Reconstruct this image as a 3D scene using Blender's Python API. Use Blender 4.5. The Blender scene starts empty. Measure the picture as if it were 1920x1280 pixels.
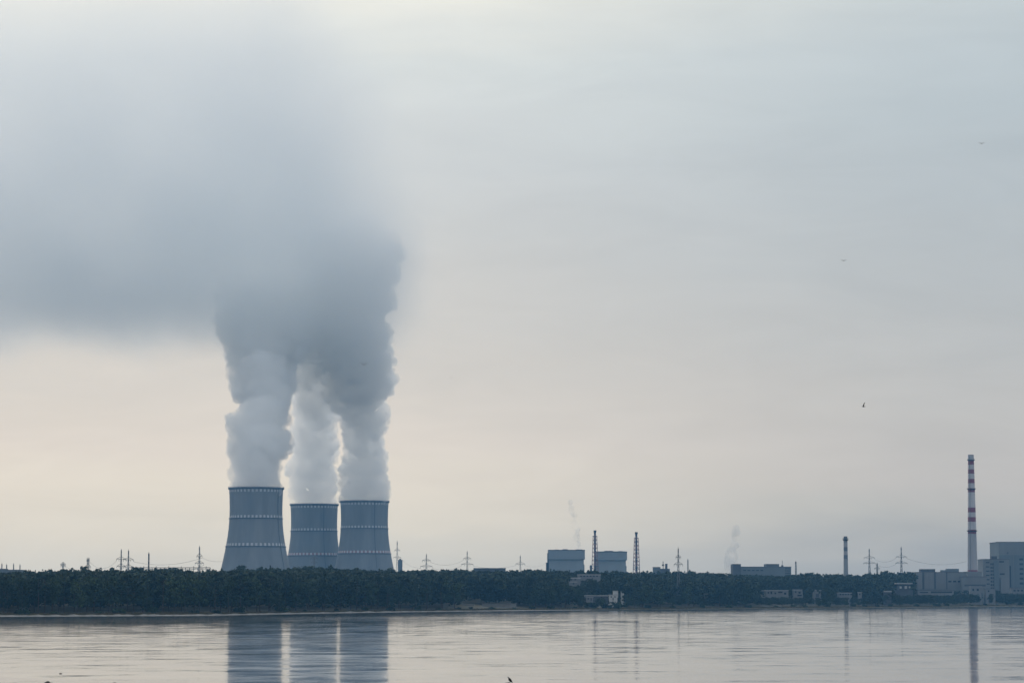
import bpy, bmesh, math, random
import numpy as np
from mathutils import Vector, noise as mnoise, Matrix

random.seed(11)
rng = np.random.default_rng(11)
scene = bpy.context.scene
col = scene.collection

# ------------------------------------------------------------------ camera frame
F = 5200.0                  # focal length in photo pixels
CAMZ = 8.0
PITCH = math.atan(482.0 / F)
CP, SP = math.cos(PITCH), math.sin(PITCH)


def P(px, py, D):
    """world point seen at photo pixel (px, py) standing D metres away (along +Y)"""
    a = (px - 960.0) / F
    b = (640.0 - py) / F
    dy = CP - b * SP
    dz = SP + b * CP
    s = D / dy
    return Vector((a * s, D, CAMZ + dz * s))


def X(px, D):
    return P(px, 1090, D).x


def Z(py, D):
    return P(960, py, D).z


def smooth(a, b, x):
    t = min(1.0, max(0.0, (x - a) / (b - a)))
    return t * t * (3 - 2 * t)


def interp(pts, x):
    if x <= pts[0][0]:
        return pts[0][1]
    for (x0, y0), (x1, y1) in zip(pts, pts[1:]):
        if x <= x1:
            return y0 + (y1 - y0) * (x - x0) / (x1 - x0)
    return pts[-1][1]


# shoreline distance by bearing (photo px)
SHORE = [(-2400, 900), (-600, 1150), (0, 1262), (400, 1345), (700, 1640), (960, 1880), (1100, 1980),
         (1280, 2130), (1600, 2430), (1760, 2640), (1920, 2960), (2600, 3300), (4400, 3700)]


def bearing(x, y):
    return 960 + x / y * F


def ground_z(x, y):
    px = bearing(x, y)
    s = interp(SHORE, px)
    t = y - s
    r = 10 + 4 * smooth(1000, 1700, px)
    z = interp([(-40, -3), (-6, -0.5), (0, -0.02), (3, .42), (8, .75), (25, 1.6), (60, 2.4), (140, 4.0), (320, r), (900, r + 2), (9000, r + 2)], t)
    if t > 8:
        z += 0.5 * mnoise.noise(Vector((x * .02, y * .02, 3.1)))
    return z


# ------------------------------------------------------------------ materials
def new_mat(name):
    m = bpy.data.materials.new(name)
    m.use_nodes = True
    return m, m.node_tree.nodes, m.node_tree.links, m.node_tree.nodes["Principled BSDF"]


def mat(name, c, rough=.85, var=.18, scale=.15, streak=False, metallic=0.0):
    m, n, l, b = new_mat(name)
    tc = n.new("ShaderNodeTexCoord")
    mp = n.new("ShaderNodeMapping")
    mp.inputs["Scale"].default_value = (scale, scale, scale * (.12 if streak else 1))
    l.new(tc.outputs["Object"], mp.inputs["Vector"])
    no = n.new("ShaderNodeTexNoise")
    no.inputs["Scale"].default_value = 1.0
    no.inputs["Detail"].default_value = 6
    no.inputs["Roughness"].default_value = .62
    l.new(mp.outputs["Vector"], no.inputs["Vector"])
    mr = n.new("ShaderNodeMapRange")
    mr.inputs["From Min"].default_value = .25
    mr.inputs["From Max"].default_value = .75
    mr.inputs["To Min"].default_value = 1 - var
    mr.inputs["To Max"].default_value = 1 + var
    l.new(no.outputs["Fac"], mr.inputs["Value"])
    mx = n.new("ShaderNodeMix")
    mx.data_type = 'RGBA'
    mx.blend_type = 'MULTIPLY'
    mx.inputs["Factor"].default_value = 1
    mx.inputs["A"].default_value = (*c, 1)
    l.new(mr.outputs["Result"], mx.inputs["B"])
    l.new(mx.outputs["Result"], b.inputs["Base Color"])
    b.inputs["Roughness"].default_value = rough
    b.inputs["Metallic"].default_value = metallic
    b.inputs["Specular IOR Level"].default_value = .25
    return m


M = {}
M['concrete'] = mat('tower_concrete', (.215, .215, .21), .9, .22, .07, True)
M['rim'] = mat('rim_concrete', (.10, .105, .11), .9, .15, .1)
M['white'] = mat('white_paint', (.74, .73, .71), .6, .08, .3)
M['chimney_white'] = mat('sooty_white_paint', (.36, .355, .36), .7, .2, .25, True)
M['band_white'] = mat('weathered_band_white', (.55, .54, .53), .7, .2, .3)
M['redsq'] = mat('faded_red_paint', (.33, .17, .16), .7, .15, .3)
M['red'] = mat('red_paint', (.155, .03, .05), .6, .2, .2)
M['chimgrey'] = mat('chimney_concrete', (.27, .27, .28), .85, .12, .12, True)
M['panel'] = mat('grey_panel', (.20, .215, .225), .8, .12, .07, True)
M['panel2'] = mat('blue_grey_panel', (.15, .18, .20), .8, .15, .07, True)
M['panelr'] = mat('reactor_cladding', (.27, .30, .315), .8, .12, .05, True)
M['panelr2'] = mat('reactor_upper_cladding', (.25, .28, .30), .8, .12, .05, True)
M['panel_pale'] = mat('pale_panel', (.20, .21, .22), .8, .16, .12, True)
M['panel_dark'] = mat('dark_panel', (.09, .10, .115), .8, .2, .1)
M['plaster'] = mat('white_plaster', (.50, .50, .49), .8, .1, .3)
M['roof'] = mat('roof_felt', (.12, .12, .125), .9, .2, .2)
M['roof_pale'] = mat('pale_sheet_roof', (.36, .365, .37), .6, .14, .15)
M['glass'] = mat('window_glass', (.03, .035, .045), .25, .1, 1)
M['steel'] = mat('galvanised_steel', (.16, .17, .175), .6, .15, .5)
M['darksteel'] = mat('dark_steel', (.045, .04, .045), .6, .2, .4)
M['redsteel'] = mat('red_oxide_steel', (.24, .12, .12), .65, .2, .4)
M['bark'] = mat('bark', (.07, .052, .04), .95, .3, 1.2)
M['rock'] = mat('rock', (.06, .058, .052), .9, .4, 2.5)
M['feather'] = mat('black_feather', (.015, .014, .014), .6, .2, 8)
M['gull'] = mat('dark_feather', (.035, .033, .034), .7, .2, 5)
M['beak'] = mat('horn_beak', (.14, .11, .06), .5, .1, 8)
M['sandwall'] = mat('weathered_dune_wall', (.20, .195, .18), .9, .2, .2)


def foliage(name, c0, c1, scale=.07):
    m, n, l, b = new_mat(name)
    geo = n.new("ShaderNodeNewGeometry")
    no = n.new("ShaderNodeTexNoise")
    no.inputs["Scale"].default_value = scale
    no.inputs["Detail"].default_value = 5
    no.inputs["Roughness"].default_value = .65
    l.new(geo.outputs["Position"], no.inputs["Vector"])
    oi = n.new("ShaderNodeObjectInfo")
    ma = n.new("ShaderNodeMath")
    ma.operation = 'MULTIPLY_ADD'
    l.new(oi.outputs["Random"], ma.inputs[0])
    ma.inputs[1].default_value = .5
    l.new(no.outputs["Fac"], ma.inputs[2])
    rmp = n.new("ShaderNodeValToRGB")
    rmp.color_ramp.elements[0].position = .35
    rmp.color_ramp.elements[0].color = (*c0, 1)
    rmp.color_ramp.elements[1].position = 1.0
    rmp.color_ramp.elements[1].color = (*c1, 1)
    l.new(ma.outputs[0], rmp.inputs["Fac"])
    l.new(rmp.outputs["Color"], b.inputs["Base Color"])
    b.inputs["Roughness"].default_value = .8
    b.inputs["Specular IOR Level"].default_value = .15
    return m


M['leaf'] = foliage('broadleaf_foliage', (.010, .022, .014), (.055, .080, .030))
M['needle'] = foliage('needle_foliage', (.008, .019, .015), (.036, .056, .032))
M['forest'] = foliage('forest_foliage', (.006, .016, .013), (.040, .056, .033), .05)
M['grass'] = foliage('shore_grass', (.05, .055, .028), (.12, .10, .05), .05)


# ------------------------------------------------------------------ mesh helpers
class MB:
    def __init__(s):
        s.v, s.f, s.mi = [], [], []

    def add(s, vs, fs, mi=0):
        o = len(s.v)
        s.v += [tuple(v) for v in vs]
        s.f += [tuple(i + o for i in f) for f in fs]
        s.mi += [mi] * len(fs)

    def box(s, x0, x1, y0, y1, z0, z1, mi=0):
        vs = [(x0, y0, z0), (x1, y0, z0), (x1, y1, z0), (x0, y1, z0), (x0, y0, z1), (x1, y0, z1), (x1, y1, z1), (x0, y1, z1)]
        s.add(vs, [(0, 3, 2, 1), (4, 5, 6, 7), (0, 1, 5, 4), (1, 2, 6, 5), (2, 3, 7, 6), (3, 0, 4, 7)], mi)
        return s

    def bar(s, a, b, r, mi=0, n=4, r2=None):
        a, b = Vector(a), Vector(b)
        d = (b - a).normalized()
        up = Vector((0, 0, 1)) if abs(d.z) < .9 else Vector((1, 0, 0))
        u = d.cross(up).normalized()
        w = d.cross(u)
        r2 = r if r2 is None else r2
        vs = []
        for p, rr in ((a, r), (b, r2)):
            for k in range(n):
                t = 2 * math.pi * (k + .5) / n
                vs.append(p + (u * math.cos(t) + w * math.sin(t)) * rr)
        fs = [(k, (k + 1) % n, n + (k + 1) % n, n + k) for k in range(n)]
        fs += [tuple(range(n - 1, -1, -1)), tuple(range(n, 2 * n))]
        s.add(vs, fs, mi)
        return s

    def polyline(s, pts, r, n=4):
        for a, b in zip(pts, pts[1:]):
            s.bar(a, b, r, 0, n)
        return s

    def lathe(s, prof, n=64, mis=None, cap=False):
        """prof: (r, z) list; mis: material index per segment"""
        vs = []
        down = prof[-1][1] < prof[0][1] - 30
        for r, z in prof:
            for k in range(n):
                t = 2 * math.pi * k / n
                vs.append((r * math.cos(t), r * math.sin(t), z))
        o = len(s.v)
        s.v += vs
        for i in range(len(prof) - 1):
            for k in range(n):
                q = (o + i * n + k, o + i * n + (k + 1) % n, o + (i + 1) * n + (k + 1) % n, o + (i + 1) * n + k)
                s.f.append(q if not down else q[::-1])
                s.mi.append(mis[i] if mis else 0)
        if cap:
            s.f.append(tuple(o + k for k in range(n - 1, -1, -1)))
            s.mi.append(0)
            s.f.append(tuple(o + (len(prof) - 1) * n + k for k in range(n)))
            s.mi.append(mis[-1] if mis else 0)
        return s

    def build(s, name, mats, parent=None, smooth_=False):
        me = bpy.data.meshes.new(name)
        me.from_pydata(s.v, [], s.f)
        if not isinstance(mats, (list, tuple)):
            mats = [mats]
        for m in mats:
            me.materials.append(m)
        me.polygons.foreach_set("material_index", s.mi)
        if smooth_:
            me.polygons.foreach_set("use_smooth", [True] * len(s.f))
        me.update()
        o = bpy.data.objects.new(name, me)
        col.objects.link(o)
        if parent:
            o.parent = parent
        return o


def np_mesh(name, quads, m, smooth_=False):
    """quads: (n,4,3) array -> mesh datablock"""
    n = len(quads)
    me = bpy.data.meshes.new(name)
    me.vertices.add(n * 4)
    me.loops.add(n * 4)
    me.polygons.add(n)
    me.vertices.foreach_set("co", quads.reshape(-1).astype(np.float32))
    me.loops.foreach_set("vertex_index", np.arange(n * 4, dtype=np.int32))
    me.polygons.foreach_set("loop_start", np.arange(0, n * 4, 4, dtype=np.int32))
    me.polygons.foreach_set("loop_total", np.full(n, 4, dtype=np.int32))
    me.materials.append(m)
    me.update(calc_edges=True)
    return me


def thing(name, label, cat, loc, group=None, rz=0):
    o = bpy.data.objects.new(name, None)
    o.empty_display_size = 2
    col.objects.link(o)
    o.location = loc
    o.rotation_euler = (0, 0, rz)
    tag(o, label, cat, group)
    return o


def tag(o, label, cat, group=None):
    o['label'] = label
    o['category'] = cat
    if group:
        o['group'] = group
    return o


def kind(o, k):
    o['kind'] = k
    return o


# ------------------------------------------------------------------ water and land
def make_water():
    m, n, l, b = new_mat('water')
    b.inputs["Base Color"].default_value = (.012, .022, .030, 1)
    b.inputs["IOR"].default_value = 1.333
    geo = n.new("ShaderNodeNewGeometry")

    def nz(sx, sy, detail=3, rough=.5, off=0):
        mp = n.new("ShaderNodeMapping")
        mp.inputs["Scale"].default_value = (sx, sy, 1)
        mp.inputs["Location"].default_value = (off, off * 1.7, 0)
        mp.inputs["Rotation"].default_value = (0, 0, math.radians(3))
        l.new(geo.outputs["Position"], mp.inputs["Vector"])
        t = n.new("ShaderNodeTexNoise")
        t.inputs["Scale"].default_value = 1
        t.inputs["Detail"].default_value = detail
        t.inputs["Roughness"].default_value = rough
        l.new(mp.outputs["Vector"], t.inputs["Vector"])
        return t.outputs["Fac"]

    def mul(a, k):
        q = n.new("ShaderNodeMath")
        q.operation = 'MULTIPLY'
        l.new(a, q.inputs[0])
        if isinstance(k, float):
            q.inputs[1].default_value = k
        else:
            l.new(k, q.inputs[1])
        return q.outputs[0]

    def add(a, c):
        q = n.new("ShaderNodeMath")
        l.new(a, q.inputs[0])
        l.new(c, q.inputs[1])
        return q.outputs[0]

    # ripple slopes: many sizes of wavelet, crests running across the view
    def slope(f, k, bias):
        q = n.new("ShaderNodeMath")
        q.operation = 'MULTIPLY_ADD'
        l.new(f, q.inputs[0])
        q.inputs[1].default_value = 2 * k
        q.inputs[2].default_value = -k + bias
        return q.outputs[0]
    big = slope(nz(.022, .010, 7, WATER['rough'], 11), WATER['sy'], WATER['bias'])
    fine = slope(nz(.075, .085, 5, .72, 70), WATER['sf'], 0)
    side = slope(nz(.05, .12, 3, .6, 50), WATER['sx'], 0)
    cb = n.new("ShaderNodeCombineXYZ")
    l.new(side, cb.inputs[0])
    l.new(add(big, fine), cb.inputs[1])
    cb.inputs[2].default_value = 1
    nm = n.new("ShaderNodeVectorMath")
    nm.operation = 'NORMALIZE'
    l.new(cb.outputs[0], nm.inputs[0])
    l.new(nm.outputs["Vector"], b.inputs["Normal"])
    # wind patches: smoother and rougher lanes of ripple
    lane = nz(.0022, .007, 9, .68, 90)
    mr = n.new("ShaderNodeMapRange")
    mr.inputs["From Min"].default_value = .33
    mr.inputs["From Max"].default_value = .67
    mr.inputs["To Min"].default_value = WATER['r0']
    mr.inputs["To Max"].default_value = WATER['r1']
    l.new(lane, mr.inputs["Value"])
    l.new(mr.outputs["Result"], b.inputs["Roughness"])
    mb = MB()
    x0, x1, y0, y1 = -2900, 2900, -140, 5200
    mb.add([(x0, y0, 0), (x1, y0, 0), (x1, y1, 0), (x0, y1, 0)], [(0, 1, 2, 3)])
    return kind(mb.build('water', m), 'structure')


WATER = dict(sy=.008, bias=-.007, rough=.6, sf=.040, sx=.010, r0=.05, r1=.11)
make_water()


def make_ground():
    m, n, l, b = new_mat('ground')
    geo = n.new("ShaderNodeNewGeometry")
    no = n.new("ShaderNodeTexNoise")
    no.inputs["Scale"].default_value = .06
    no.inputs["Detail"].default_value = 6
    l.new(geo.outputs["Position"], no.inputs["Vector"])
    r = n.new("ShaderNodeValToRGB")
    r.color_ramp.elements[0].position = .35
    r.color_ramp.elements[0].color = (.045, .05, .028, 1)
    r.color_ramp.elements[1].position = .7
    r.color_ramp.elements[1].color = (.13, .115, .075, 1)
    l.new(no.outputs["Fac"], r.inputs["Fac"])
    l.new(r.outputs["Color"], b.inputs["Base Color"])
    b.inputs["Roughness"].default_value = .95
    ts = [-60, -20, -6, 0, 3, 8, 25, 60, 100, 140, 200, 260, 320, 420, 600, 900, 1400, 2200]
    pxs = list(range(-2400, 4401, 40))
    mb = MB()
    vs = []
    for px in pxs:
        s = interp(SHORE, px) + 9 * mnoise.noise(Vector((px * .013, 0, 0))) + 3 * mnoise.noise(Vector((px * .05, 4, 0)))
        for t in ts:
            y = min(s + t, 5180)
            x = (px - 960) / F * y
            x = max(-2880, min(2880, x))
            vs.append((x, y, ground_z(x, y) if t < 2000 else 13))
    nt = len(ts)
    fs = [(i * nt + j, (i + 1) * nt + j, (i + 1) * nt + j + 1, i * nt + j + 1) for i in range(len(pxs) - 1) for j in range(nt - 1)]
    mb.add(vs, fs)
    return kind(mb.build('ground', m, None, True), 'structure')


make_ground()


def make_beach():
    # narrow pale pebble strip at the water line, fading out to the right
    m = mat('pebbles', (.26, .255, .24), .9, .45, .35)
    mb = MB()
    vs = []
    pxs = np.arange(-500, 1110, 6.0)
    for px in pxs:
        w = .25 + 1.0 * (1 - smooth(700, 1100, px)) * (.6 + 1.1 * mnoise.noise(Vector((px * .06, 7, 0))))
        s = interp(SHORE, px) + 9 * mnoise.noise(Vector((px * .013, 0, 0))) + 3 * mnoise.noise(Vector((px * .05, 4, 0)))
        for t, z in ((-7, -.3), (-5.5, .10), (-4.2, .10 + .45 * w), (-2.5, .12 + .55 * w), (1.5, .45), (3, .2)):
            y = s + t
            vs.append(((px - 960) / F * y, y, z))
    k = 6
    mb.add(vs, [(i * k + j, (i + 1) * k + j, (i + 1) * k + j + 1, i * k + j + 1) for i in range(len(pxs) - 1) for j in range(k - 1)])
    return kind(mb.build('pebble_beach', m, None, True), 'structure')


make_beach()


# ------------------------------------------------------------------ cooling towers
def cooling_tower(cx, ytop, D, rim_px, label, pink):
    s = D / F
    zt = Z(ytop, D)
    x = X(cx, D)
    zg = ground_z(x, D) - 1
    t = thing('cooling_tower', label, 'cooling tower', (x, D, zg), 'concrete cooling towers')
    H = zt - zg
    R = rim_px / 104.9 * 104.9 * s / 2          # rim radius
    # radius profile as fraction of rim radius by fraction of visible height below rim (measured)
    prof = [(0, .968), (.02, .962), (.10, .950), (.25, .938), (.345, .940), (.5, .968), (.62, 1.01), (.72, 1.058), (.85, 1.13), (1, 1.225), (1.2, 1.35), (1.36, 1.455)]
    unit = 150.5 * (rim_px / 104.9) * s

    def rad(d):                                  # d metres below rim
        return R * interp(prof, d / unit)
    n = 96
    zs = [H * k / 44 for k in range(45)]
    shell = MB().lathe([(rad(H - z), z) for z in zs] + [(rad(0) - 1.0, H), (rad(30) - 1.2, H - 30), (rad(80) - 1.2, H - 80)], n)
    shell.build('shell', M['concrete'], t, True)
    MB().lathe([(rad(1) + .02, H - 2.6), (R, H - 2.0), (R, H + .45), (R - 1.8, H + .45), (R - 1.8, H - .2)], n).build('rim_gallery', M['rim'], t, True)
    g = MB()
    for k in range(96):
        a = 2 * math.pi * k / 96
        g.bar((R * .995 * math.cos(a), R * .995 * math.sin(a), H + .4), (R * .995 * math.cos(a), R * .995 * math.sin(a), H + 1.7), .06)
    g.lathe([(R * .995, H + 1.6), (R * .995, H + 1.75)], n)
    g.build('railing', M['darksteel'], t)
    for i, (d, h) in enumerate(((6.0 / 150.5 * unit, 3.6), (54 / 150.5 * unit, 3.6), (106 / 150.5 * unit, 4.0))):
        b = MB()
        cells = 84
        per = 3
        for k in range(cells):
            odd = k % 2
            for q in range(per):
                a0 = 2 * math.pi * (k + q / per) / cells
                a1 = 2 * math.pi * (k + (q + 1) / per) / cells
                r0, r1 = rad(d + h / 2) + .12, rad(d - h / 2) + .12
                vs = [(r0 * math.cos(a0), r0 * math.sin(a0), H - d - h / 2), (r0 * math.cos(a1), r0 * math.sin(a1), H - d - h / 2),
                      (r1 * math.cos(a1), r1 * math.sin(a1), H - d + h / 2), (r1 * math.cos(a0), r1 * math.sin(a0), H - d + h / 2)]
                b.add(vs, [(0, 1, 2, 3)], odd)
        b.build('marking_band', [M['band_white'], M['redsq'] if i == 2 and pink else M['concrete']], t)
        if i:
            dl = d + h / 2 + .9
            MB().lathe([(rad(dl) + .02, H - dl - .6), (rad(dl) + 1.1, H - dl - .5), (rad(dl) + 1.1, H - dl + .5), (rad(dl) + .02, H - dl + .6)], n).build('ring_walkway', M['rim'], t, True)
    ang = math.radians(-62 if pink else -30)
    lad = MB()
    for k in range(40):
        d0, d1 = k * H / 40, (k + 1) * H / 40
        lad.bar(((rad(d0) + .5) * math.cos(ang), (rad(d0) + .5) * math.sin(ang), H - d0), ((rad(d1) + .5) * math.cos(ang), (rad(d1) + .5) * math.sin(ang), H - d1), .42)
    lad.build('ladder', M['rim'], t)
    return t


TOWERS = [(478.9, 914.5, 4200, 104.9), (588.2, 945.3, 4790, 91.9), (682.7, 939.5, 4700, 93.6)]
cooling_tower(*TOWERS[0], 'largest grey cooling tower, leftmost and nearest of the three, steam rising from its rim', False)
cooling_tower(*TOWERS[1], 'grey cooling tower in the middle, partly hidden between the other two towers', True)
cooling_tower(*TOWERS[2], 'grey cooling tower on the right of the three, overlapping the middle tower', True)


# ------------------------------------------------------------------ steam
def math_node(n, l, op, a, b=None, c=None):
    q = n.new("ShaderNodeMath")
    q.operation = op
    for i, v in enumerate((a, b, c)):
        if v is None:
            continue
        if isinstance(v, (int, float)):
            q.inputs[i].default_value = v
        else:
            l.new(v, q.inputs[i])
    return q.outputs[0]


def maprange(n, l, v, a, b, c=0., d=1., interp_='SMOOTHSTEP'):
    q = n.new("ShaderNodeMapRange")
    q.interpolation_type = interp_
    if isinstance(v, (int, float)):
        q.inputs["Value"].default_value = v
    else:
        l.new(v, q.inputs["Value"])
    for nm, val in (("From Min", a), ("From Max", b), ("To Min", c), ("To Max", d)):
        if isinstance(val, (int, float)):
            q.inputs[nm].default_value = val
        else:
            l.new(val, q.inputs[nm])
    return q.outputs["Result"]


def vol_mat(name, colr, dens_fn, aniso=0.0):
    m = bpy.data.materials.new(name)
    m.use_nodes = True
    n, l = m.node_tree.nodes, m.node_tree.links
    n.remove(n["Principled BSDF"])
    out = n["Material Output"]
    pv = n.new("ShaderNodeVolumePrincipled")
    pv.inputs["Color"].default_value = (*colr, 1)
    pv.inputs["Anisotropy"].default_value = aniso
    if callable(dens_fn):
        tc = n.new("ShaderNodeTexCoord")
        l.new(dens_fn(n, l, tc.outputs["Object"]), pv.inputs["Density"])
    else:
        pv.inputs["Density"].default_value = dens_fn
    l.new(pv.outputs["Volume"], out.inputs["Volume"])
    return m


def puff_mesh(name, spheres, voxel, disp, seed, mat_, parent=None):
    """union of puffs -> closed billowing mesh"""
    bm = bmesh.new()
    for c, r in spheres:
        bmesh.ops.create_icosphere(bm, subdivisions=3, radius=r, matrix=Matrix.Translation(c))
    me = bpy.data.meshes.new(name)
    bm.to_mesh(me)
    bm.free()
    o = bpy.data.objects.new(name, me)
    col.objects.link(o)
    md = o.modifiers.new("r", 'REMESH')
    md.mode = 'VOXEL'
    md.voxel_size = voxel
    dg = bpy.context.evaluated_depsgraph_get()
    dg.update()
    ev = o.evaluated_get(dg)
    me2 = bpy.data.meshes.new_from_object(ev)
    o.modifiers.clear()
    o.data = me2
    bpy.data.meshes.remove(me)
    me2.name = name
    nv = len(me2.vertices)
    co = np.zeros(nv * 3, np.float32)
    no = np.zeros(nv * 3, np.float32)
    me2.vertices.foreach_get("co", co)
    me2.vertices.foreach_get("normal", no)
    co = co.reshape(-1, 3)
    no = no.reshape(-1, 3)
    off = Vector((seed * 13.7, seed * 3.1, seed * 7.7))
    for i in range(nv):
        p = Vector(co[i])
        d = 0
        for sc, am in disp:
            q = p / sc + off
            # billow noise: rounded bulges with sharp creases
            d += am * (abs(mnoise.noise(q)) * 2.2 - .5)
        co[i] += no[i] * d
    me2.vertices.foreach_set("co", co.reshape(-1))
    me2.materials.clear()
    me2.materials.append(mat_)
    me2.polygons.foreach_set("use_smooth", [True] * len(me2.polygons))
    me2.update()
    return o


STEAM = dict(g=.55, dens=.085, colr=(.993, .990, .983))


def steam_column(idx, left, right, ytop, label, dens, zf0, zf1):
    cx, yt, D, rim = TOWERS[idx]
    s = D / F
    R = random.Random(50 + idx)
    sp = []
    # throat of the tower
    x0 = X(cx, D)
    rr = rim * s / 2 * .86
    for k in range(10):
        a = R.uniform(0, 6.28)
        sp.append((Vector((x0 + rr * .35 * math.cos(a), D + rr * .35 * math.sin(a), Z(yt, D) + 2)), rr * .60))
    y = yt - 6
    while y > ytop:
        xl, xr = interp(left, y), interp(right, y)
        w = (xr - xl) * s
        rb = w * .36
        Dc = D + (4470 - D) * .85 * smooth(0, 330, yt - y)
        z = Z(y, Dc)
        cxw = X((xl + xr) / 2, Dc)
        for k in range(2):
            sp.append((Vector((cxw + R.uniform(-.08, .08) * w, Dc + R.uniform(-.2, .2) * w, z)), rb * R.uniform(.92, 1.08)))
        # edge puffs
        for side, xe in ((1, xl), (-1, xr)):
            r = R.choice((6, 8, 11, 16)) * R.uniform(.85, 1.15) * .81 * (1 + .3 * (yt - y) / 300)
            sp.append((Vector((X(xe, Dc) + side * r * R.uniform(.85, 1.1), Dc + R.uniform(-.25, .1) * w, z + R.uniform(-3, 3))), r))
        # puffs over the face, front and back
        for k in range(3):
            a = R.uniform(0, 2 * math.pi)
            r = R.uniform(9, 22) * .81
            q = w / 2 - r * .7
            sp.append((Vector((cxw + q * math.cos(a), Dc + q * math.sin(a), z + R.uniform(-4, 4))), r))
        y -= 9 + 2 * (yt - y) / 300
    zmax = Z(zf1, D)
    z0 = Z(zf0, D)

    def dfn(n, l, vec):
        sep = n.new("ShaderNodeSeparateXYZ")
        l.new(vec, sep.inputs[0])
        fade = maprange(n, l, sep.outputs["Z"], z0, zmax, 1, 0)
        no = n.new("ShaderNodeTexNoise")
        no.inputs["Scale"].default_value = .035
        no.inputs["Detail"].default_value = 3
        l.new(vec, no.inputs["Vector"])
        nn = maprange(n, l, no.outputs["Fac"], .3, .7, .45, 1.5, 'LINEAR')
        low = maprange(n, l, sep.outputs["Z"], Z(yt, D), Z(yt - 90, D), .75, 1.0)
        return math_node(n, l, 'MULTIPLY', math_node(n, l, 'MULTIPLY', fade, nn), math_node(n, l, 'MULTIPLY', low, dens))
    m = vol_mat('steam', STEAM['colr'], dfn, STEAM['g'])
    o = puff_mesh('steam_plume', sp, 1.9, ((24, 5.0), (11, 3.0), (5, 1.5)), idx + 1, m)
    tag(o, label, 'steam', 'steam plumes of the cooling towers')
    return o


L1 = [(480, 385), (560, 392), (610, 402), (640, 410), (665, 415), (690, 425), (705, 420), (720, 431), (735, 430), (750, 446), (770, 446), (785, 430), (800, 420), (818, 431), (835, 421), (852, 426), (870, 430), (885, 419), (900, 426), (914, 431)]
R1 = [(480, 610), (600, 600), (650, 580), (700, 556), (750, 546), (780, 545), (800, 541), (830, 545), (850, 538), (870, 525), (890, 523), (905, 528), (914, 528)]
L2 = [(600, 540), (700, 535), (780, 548), (850, 546), (880, 536), (900, 536), (925, 543), (945, 546)]
R2 = [(600, 660), (700, 645), (760, 634), (810, 632), (870, 633), (910, 630), (945, 631)]
L3 = [(440, 540), (600, 565), (650, 580), (690, 595), (740, 602), (790, 640), (815, 644), (840, 641), (900, 634), (925, 637), (940, 639)]
R3 = [(430, 735), (450, 745), (480, 764), (500, 755), (540, 729), (560, 746), (575, 741), (590, 712), (620, 734), (630, 722), (650, 730), (670, 728), (695, 736), (712, 752), (733, 708), (750, 712), (770, 725), (790, 729), (815, 722), (840, 715), (865, 726), (880, 720), (908, 729), (940, 728)]
steam_column(0, L1, R1, 480, 'thick grey steam column above the largest, leftmost cooling tower', STEAM['dens'], 630, 470)
steam_column(1, L2, R2, 545, 'paler steam column above the middle cooling tower, between the two darker ones', STEAM['dens'] * .7, 670, 520)
steam_column(2, L3, R3, 430, 'thick grey steam column with billowing right edge above the right cooling tower', STEAM['dens'], 650, 400)


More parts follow.
